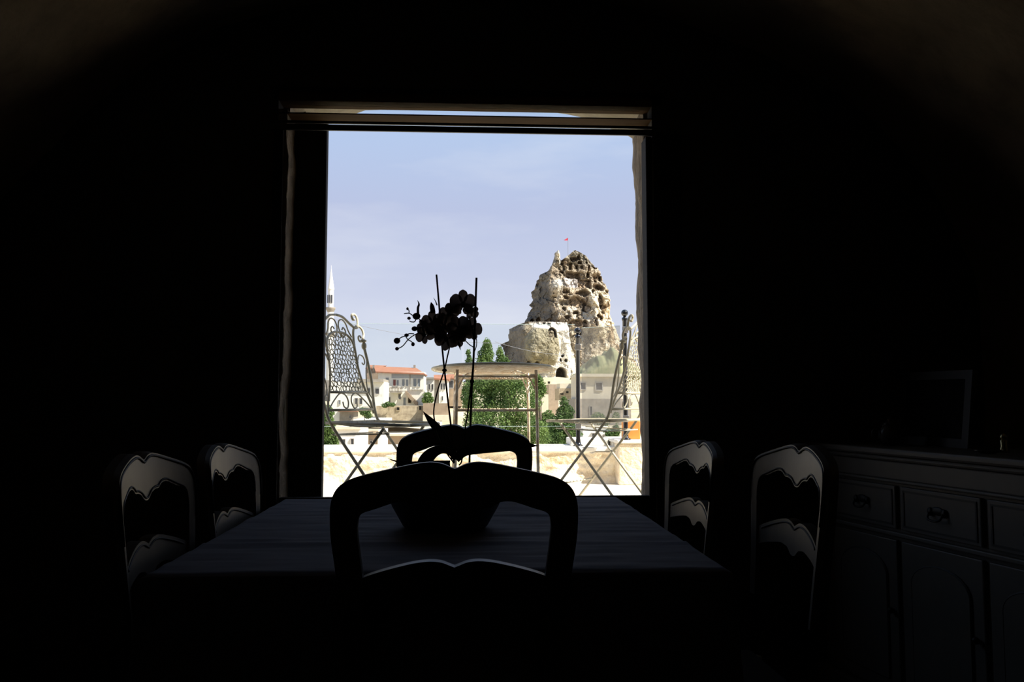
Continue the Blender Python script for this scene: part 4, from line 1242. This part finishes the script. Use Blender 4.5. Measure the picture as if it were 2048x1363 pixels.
house('town_house', 'white two storey house with red tiled roof and outside stair', D1,
      [(756, 743, 848, 781, 'white_w', 9, 0), (745, 779, 850, 811, 'white_w', 9, .05)],
      [(772, 755.5, 777, 771, 'win_grey'), (786.5, 759, 791.5, 771, 'win_red'), (794, 760, 797, 771, 'win_grey'), (804.5, 758.5, 809, 772, 'win_grey'), (812.5, 759, 816, 772, 'win_grey'), (827, 757.5, 832.5, 772.5, 'win_grey'), (835.5, 757.5, 840, 772.5, 'win_grey'),
       (797, 788, 801.5, 797.5, 'win_dark', .05), (807, 795, 811, 809, 'win_grey', .05), (776.5, 794, 780.5, 806, 'win_dark', .05), (768.5, 787, 771.5, 797, 'win_dark', .05), (816.5, 790, 822, 805, 'hole', .05)], ex_main)
house('town_house', 'grey stone gable wall rising left behind the red roofed house', D1 + 12, [(733, 733, 757, 762, 'brown_w', 10, 0)], [],
      lambda r, l: roof_gable(r, l, (736, 728), (770, 729), (731, 735), (758, 735), 4, 'roof_red', .3))
def ex_flat(root, loc):
    a, b = loc(716, 764), loc(768, 757.5)
    MB().box(a.x, b.x, -.8, 9, a.z, b.z).build('cornice', M['grey_w'], root)
    for k in range(9):
        a = loc(745 + k * 2.4, 793); b = loc(745.7 + k * 2.4, 788)
        MB().box(a.x, b.x, -.8, -.7, a.z, b.z).build('baluster', M['win_frame'], root)
house('town_house', 'white flat roofed house with heavy cornice left of the red roof', 155,
      [(660, 763, 768, 824, 'white_w', 10, 0)],
      [(751, 777, 758, 787, 'win_dark'), (710, 796, 715.5, 807.5, 'win_dark'), (719, 796, 724.5, 807.5, 'win_dark'), (677, 800, 681, 808, 'win_grey'), (735, 776, 740, 786, 'win_dark'), (746, 799, 749, 808, 'win_dark')], ex_flat)
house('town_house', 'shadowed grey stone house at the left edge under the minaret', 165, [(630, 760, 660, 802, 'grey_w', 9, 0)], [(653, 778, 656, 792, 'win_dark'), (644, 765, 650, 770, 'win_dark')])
house('town_house', 'small white house with a pair of narrow windows right of the stair', 182,
      [(846, 757, 869, 806, 'white_w', 8, 0)], [(857.2, 768, 860, 778.5, 'win_dark'), (863.8, 768, 866.6, 778.5, 'win_dark'), (846.8, 768, 848.2, 778, 'win_dark')],
      lambda r, l: MB().box(l(843, 757).x, l(870, 757).x, -.4, 8, l(850, 757.5).z, l(850, 754).z).build('cornice', M['roof_grey'], r))
house('town_house', 'white house with red eaves and twin windows beside the orchid canes', 163,
      [(868, 756, 880, 808, 'grey_w', 8, .8), (878, 757, 896, 808, 'white_w', 8, 0)], [(881.6, 767, 884.4, 778.5, 'win_dark'), (887, 767, 889.6, 778.5, 'win_dark'), (883.8, 792, 885.8, 800, 'win_dark')],
      lambda r, l: roof_gable(r, l, (866, 748), (905, 748), (868, 756), (899, 758), 3.6, 'roof_red', .5))
house('town_house', 'grey house with wide dark windows under the garden table', 172,
      [(896, 756, 924, 778, 'grey_w', 8, 0), (896, 777, 924, 812, 'brown_w', 8, -.4)], [(897.5, 760.5, 906, 775, 'win_dark'), (909, 760, 911.8, 775, 'win_grey'), (914.5, 761, 918, 769, 'win_dark')],
      lambda r, l: roof_gable(r, l, (893, 747), (925, 747), (895, 755), (925, 755), 3.2, 'roof_red', .4))
house('retaining_wall', 'tan rubble retaining wall with two square dark holes', 140,
      [(752, 811, 846, 842, 'tan_w', 5, 0)], [(793, 814, 799, 820, 'hole'), (837.5, 811.5, 843, 819, 'hole')], group='walls below the town', cat='wall')
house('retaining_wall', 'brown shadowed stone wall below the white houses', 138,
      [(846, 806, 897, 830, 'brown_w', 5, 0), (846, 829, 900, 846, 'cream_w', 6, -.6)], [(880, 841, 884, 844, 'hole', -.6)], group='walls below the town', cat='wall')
house('garden_shed', 'low grey shed with reddish roof edge behind the left chair', 118,
      [(679, 822, 707, 842, 'grey_w', 5, 0), (662, 816, 680, 842, 'white_w', 6, .3)], [(699, 830, 701.5, 836, 'win_dark')],
      lambda r, l: MB().box(l(678, 822).x, l(716, 822).x, -1.0, 5, l(690, 822.5).z, l(690, 818.5).z).build('roof', M['roof_red'], r), cat='shed')
house('retaining_wall', 'bright white terrace wall in the middle of the slope', 108,
      [(706, 838, 770, 852, 'white_w', 10, 0), (770, 846, 880, 852, 'cream_w', 8, 1)], [], group='walls below the town', cat='wall')
house('town_house', 'white house with two small dark windows low on the left', 72,
      [(674, 857, 720, 912, 'white_w', 6, 0)], [(684.2, 878, 690.4, 889, 'win_dark'), (702, 877, 707.6, 888, 'win_dark')],
      lambda r, l: MB().box(l(672, 857).x, l(721, 857).x, -.2, 6, l(690, 858).z, l(690, 853).z).build('parapet', M['cream_w'], r))
house('town_house', 'pinkish stone house with a dark door low behind the left chair legs', 80,
      [(721.5, 864, 756, 912, 'pink_w', 6, .3), (755, 860, 764, 912, 'white_w', 6, 0)], [(729, 882, 733.6, 893, 'win_dark', .3), (740, 881, 743.5, 886, 'win_dark', .3)],
      lambda r, l: MB().box(l(722, 860).x, l(757, 860).x, -.3, 6, l(730, 866).z, l(730, 861).z).build('cornice', M['tan_w'], r))
house('town_house', 'low pink stone house with a pale roof edge above the parapet', 88,
      [(766, 870, 850, 912, 'pink_w', 6, 0)], [],
      lambda r, l: MB().box(l(766, 870).x, l(852, 870).x, -.4, 6, l(800, 871).z, l(800, 867).z).build('parapet', M['cream_w'], r))
def ex_red(r, l):
    roof_gable(r, l, (846, 880), (884, 880), (840, 892), (888, 892), 3.0, 'roof_red', .3)
house('town_house', 'house with a red roof just above the parapet behind the far dining chair', 70, [(844, 890, 884, 920, 'white_w', 6, 0)], [], ex_red)
# cave houses on the slope under the castle rock
house('cave_house', 'pale cave house front with one dark window among the trees', 230, [(1078, 788, 1097, 835, 'cream_w', 10, 0)], [(1081, 802, 1084, 809, 'win_dark')], group='cave houses below the rock')
house('cave_house', 'tan cave house front below the arched doorway', 285, [(1098, 768, 1117, 830, 'pink_w', 12, 0)], [(1094, 763, 1098, 767, 'hole', -3)], group='cave houses below the rock')
house('cave_house', 'ochre cave house ledge left of the black post', 260, [(1118, 776, 1156, 800, 'tan_w', 12, 0), (1122, 766, 1158, 778, 'cream_w', 10, 3)], [(1120, 786, 1127, 789, 'hole'), (1132, 782, 1137, 786, 'hole')], group='cave houses below the rock')
house('cave_house', 'small white house with one window beside the black post', 200, [(1138, 800, 1166, 850, 'white_w', 8, 0)], [(1147.5, 808, 1152.5, 815, 'win_dark')], group='cave houses below the rock')
house('town_house', 'pale block house with two square ochre windows added behind the hazy glass as its reflection', 130,  # added house standing in for one mirrored in the glass
      [(1158, 752, 1246, 800, 'cream_w', 10, 0), (1150, 797, 1260, 850, 'grey_w', 10, -.8)], [(1162, 765, 1171, 778, 'win_dark'), (1192, 765, 1204, 779, 'win_dark'), (1178, 812, 1183, 830, 'win_dark', -.8)],
      lambda r, l: MB().box(l(1156, 752).x, l(1250, 752).x, -.5, 10, l(1200, 753).z, l(1200, 747).z).build('cornice', M['cream_w'], r))
house('town_house', 'white house low on the right under the garden chair seat', 60, [(1166, 856, 1236, 900, 'white_w', 5, 0), (1120, 879, 1170, 900, 'grey_w', 4, .5)], [(1184, 866, 1190, 874, 'win_dark')],
      lambda r, l: MB().box(l(1206, 868).x, l(1226, 868).x, -.6, .1, l(1206, 876).z, l(1206, 868).z).build('awning', M['grey_w'], r))

# minaret at the left
DM = 300.0
mb_ = at(658.5, 800, DM); mm = DM / F
mt = empty('minaret', mb_, label='slender white minaret with pointed cone beside the window frame', cat='minaret')
zz = lambda py: (at(658.5, py, DM).z - mb_.z)
MB().lathe([(7.2 * mm, -3), (7.0 * mm, zz(740)), (6.4 * mm, zz(668)), (6.2 * mm, zz(620)), (6.0 * mm, zz(614))], n=18).build('shaft', M['minaret'], mt)
MB().lathe([(6.2 * mm, zz(624)), (9.6 * mm, zz(617)), (9.6 * mm, zz(614.5)), (6 * mm, zz(614.4))], n=18).build('balcony', M['grey_w'], mt)
MB().lathe([(6.4 * mm, zz(674)), (9.4 * mm, zz(668)), (9.4 * mm, zz(666)), (6 * mm, zz(665.8))], n=18).build('balcony', M['grey_w'], mt)
MB().lathe([(5.6 * mm, zz(614)), (5.6 * mm, zz(580)), (6.4 * mm, zz(579)), (6.4 * mm, zz(577)), (3.2 * mm, zz(556)), (.5 * mm, zz(537)), (.15 * mm, zz(530))], n=18).build('cone', M['minaret'], mt)
for k in range(3):
    a = 3.6 + k * .8
    MB().box(math.cos(a) * 5.7 * mm - .25, math.cos(a) * 5.7 * mm + .25, math.sin(a) * 5.7 * mm - .2, math.sin(a) * 5.7 * mm + .2, zz(606), zz(590)).build('opening', M['win_dark'], mt)

# ------------------------------------------------------------------ trees
def foliage(name, blobs, n, size, m, parent, origin, seed):
    r = np.random.default_rng(seed)
    w = np.array([b[3] * b[4] * b[5] for b in blobs]) ** .75; w /= w.sum()
    idx = r.choice(len(blobs), n, p=w)
    B = np.array(blobs)[idx]
    d = r.normal(size=(n, 3)); d /= np.linalg.norm(d, axis=1)[:, None]
    rad = r.uniform(.15, 1, n) ** .42
    rad *= 1 + .22 * vnoise(d[:, 0] * 3 + idx, d[:, 1] * 3, d[:, 2] * 3, seed)
    C = B[:, :3] + d * rad[:, None] * B[:, 3:6]
    u = r.normal(size=(n, 3)); u /= np.linalg.norm(u, axis=1)[:, None]
    v = np.cross(u, r.normal(size=(n, 3))); v /= np.linalg.norm(v, axis=1)[:, None]
    s = size * .66 * r.uniform(.6, 1.3, n)[:, None]
    P = np.stack([C - u * s, C + v * s * .55, C + u * s, C - v * s * .55], 1).reshape(-1, 3) - np.array(origin)
    me = bpy.data.meshes.new(name)
    me.from_pydata(P.tolist(), [], np.arange(n * 4).reshape(-1, 4).tolist())
    o = link(name, me, m, parent)
    o['kind'] = 'stuff'
    return o

def tree(name, label, D, blobs_px, n, leaf_px, m, base_px, cat='tree', group='trees on the slope below the terrace', seed=1):
    """blobs_px: (px, py, rx, ry) ellipses of the crown at distance D"""
    k = D / F
    b0 = at(base_px[0], base_px[1], D)
    root = empty(name, b0, label=label, cat=cat, group=group)
    r = random.Random(seed)
    blobs = []
    for (px, py, rx, ry) in blobs_px:
        c = at(px, py, D + r.uniform(-.5, .5) * rx * k)
        blobs.append((c.x, c.y, c.z, rx * k, rx * k * .9, ry * k))
    foliage('foliage', blobs, int(n * 1.9), leaf_px * k, m, root, b0, seed)
    top = max(blobs, key=lambda b: b[2])
    h = Vector(top[:3]) - b0
    MB().tube([(0, 0, -.5), tuple(h * .4 + Vector((.02 * h.z, 0, 0))), tuple(h * .9)], [.05 * abs(h.z) * .35 + .03, .05 * abs(h.z) * .22 + .02, .02], 7).build('trunk', M['bark'], root, True)
    for b in blobs[:6]:
        MB().tube([tuple(h * .25), tuple((Vector(b[:3]) - b0) * .6 + h * .1), tuple(Vector(b[:3]) - b0)], [.02 * abs(h.z) * .3 + .015, .02, .01], 5).build('branch', M['bark'], root, True)
    return root
tree('broadleaf_tree', 'large leafy green tree filling the view under the garden table', 20, [(960, 800, 34, 48), (1000, 780, 40, 40), (1040, 800, 40, 50), (985, 850, 46, 46), (1045, 860, 44, 42), (945, 850, 22, 44), (1075, 870, 26, 34), (1020, 760, 36, 22), (968, 765, 28, 24)], 15000, 3.4, M['leaf_a'], (1000, 960), seed=2)
tree('poplar_tree', 'tall poplar with a pointed top rising above the garden table', 34, [(974, 690, 9, 14), (972, 712, 16, 22), (968, 738, 22, 26), (1000, 706, 8, 14), (1004, 728, 14, 22), (985, 760, 34, 30), (1014, 735, 8, 20)], 7000, 3.2, M['leaf_a'], (985, 900), seed=3)
tree('poplar_tree', 'thin grey green poplar beside the orchid cane', 40, [(937, 706, 5, 9), (938, 726, 8, 15), (942, 750, 12, 22), (936, 790, 14, 30)], 2200, 3.0, M['leaf_b'], (940, 880), seed=4)
tree('broadleaf_tree', 'slender green tree right of the garden table leg', 26, [(1076, 764, 12, 16), (1082, 778, 12, 18), (1072, 800, 10, 20), (1095, 838, 16, 18), (1088, 868, 20, 26)], 3800, 3.2, M['leaf_a'], (1085, 940), seed=5)
tree('broadleaf_tree', 'dense dark green tree left of the black railing post', 24, [(1128, 806, 9, 14), (1130, 826, 18, 18), (1122, 852, 28, 24), (1140, 868, 24, 26), (1112, 880, 26, 20)], 7000, 3.2, M['leaf_b'], (1125, 950), seed=6)
tree('broadleaf_tree', 'green bushy tree beside the window frame on the left', 16, [(652, 826, 16, 18), (650, 850, 20, 22), (655, 878, 20, 20), (640, 870, 18, 26), (668, 880, 10, 18)], 6000, 3.4, M['leaf_a'], (652, 960), seed=7)
tree('shrub', 'round green bush between the shed and the chair stile', 105, [(731, 823, 11, 8), (724, 820, 7, 6), (736, 830, 8, 7)], 900, 2.6, M['leaf_b'], (731, 842), 'shrub', 'shrubs among the houses', 8)
tree('shrub', 'yellow green bush in front of the small white house', 150, [(855, 792, 9, 9), (860, 799, 8, 7), (850, 800, 7, 7)], 900, 2.4, M['leaf_a'], (855, 808), 'shrub', 'shrubs among the houses', 9)
tree('shrub', 'grey green plants on top of the rubble wall', 139, [(770, 810, 7, 5), (784, 809, 8, 4), (776, 807, 6, 5)], 500, 2.2, M['leaf_b'], (778, 815), 'shrub', 'shrubs among the houses', 10)
tree('shrub', 'dark green bush low on the right below the garden chair seat', 30, [(1222, 868, 14, 14), (1232, 862, 9, 14), (1205, 884, 10, 8)], 1500, 2.8, M['leaf_b'], (1220, 905), 'shrub', 'shrubs among the houses', 11)
tree('shrub', 'pale bush between the white houses on the far right', 100, [(1196, 836, 16, 12), (1232, 834, 8, 12), (1210, 842, 12, 9)], 900, 2.6, M['leaf_b'], (1205, 852), 'shrub', 'shrubs among the houses', 12)

# overhead cables
def cable(a, b, D0, D1_, sag, label):
    A, Bv = at(*a, D0), at(*b, D1_)
    pts = [A.lerp(Bv, t) - Vector((0, 0, sag * 4 * t * (1 - t))) for t in np.linspace(0, 1, 25)]
    o = MB().tube([tuple(p - A) for p in pts], .007 * D0 / 30, 5).build('overhead_cable', M['cable'], None, True)
    o.location = A
    return props(o, label, 'cable', 'overhead cables')
cable((640, 630), (1010, 686), 30, 34, .25, 'thin overhead cable crossing the sky behind the orchid')
cable((990, 683), (1160, 709), 40, 46, .2, 'thin overhead cable crossing in front of the castle rock')
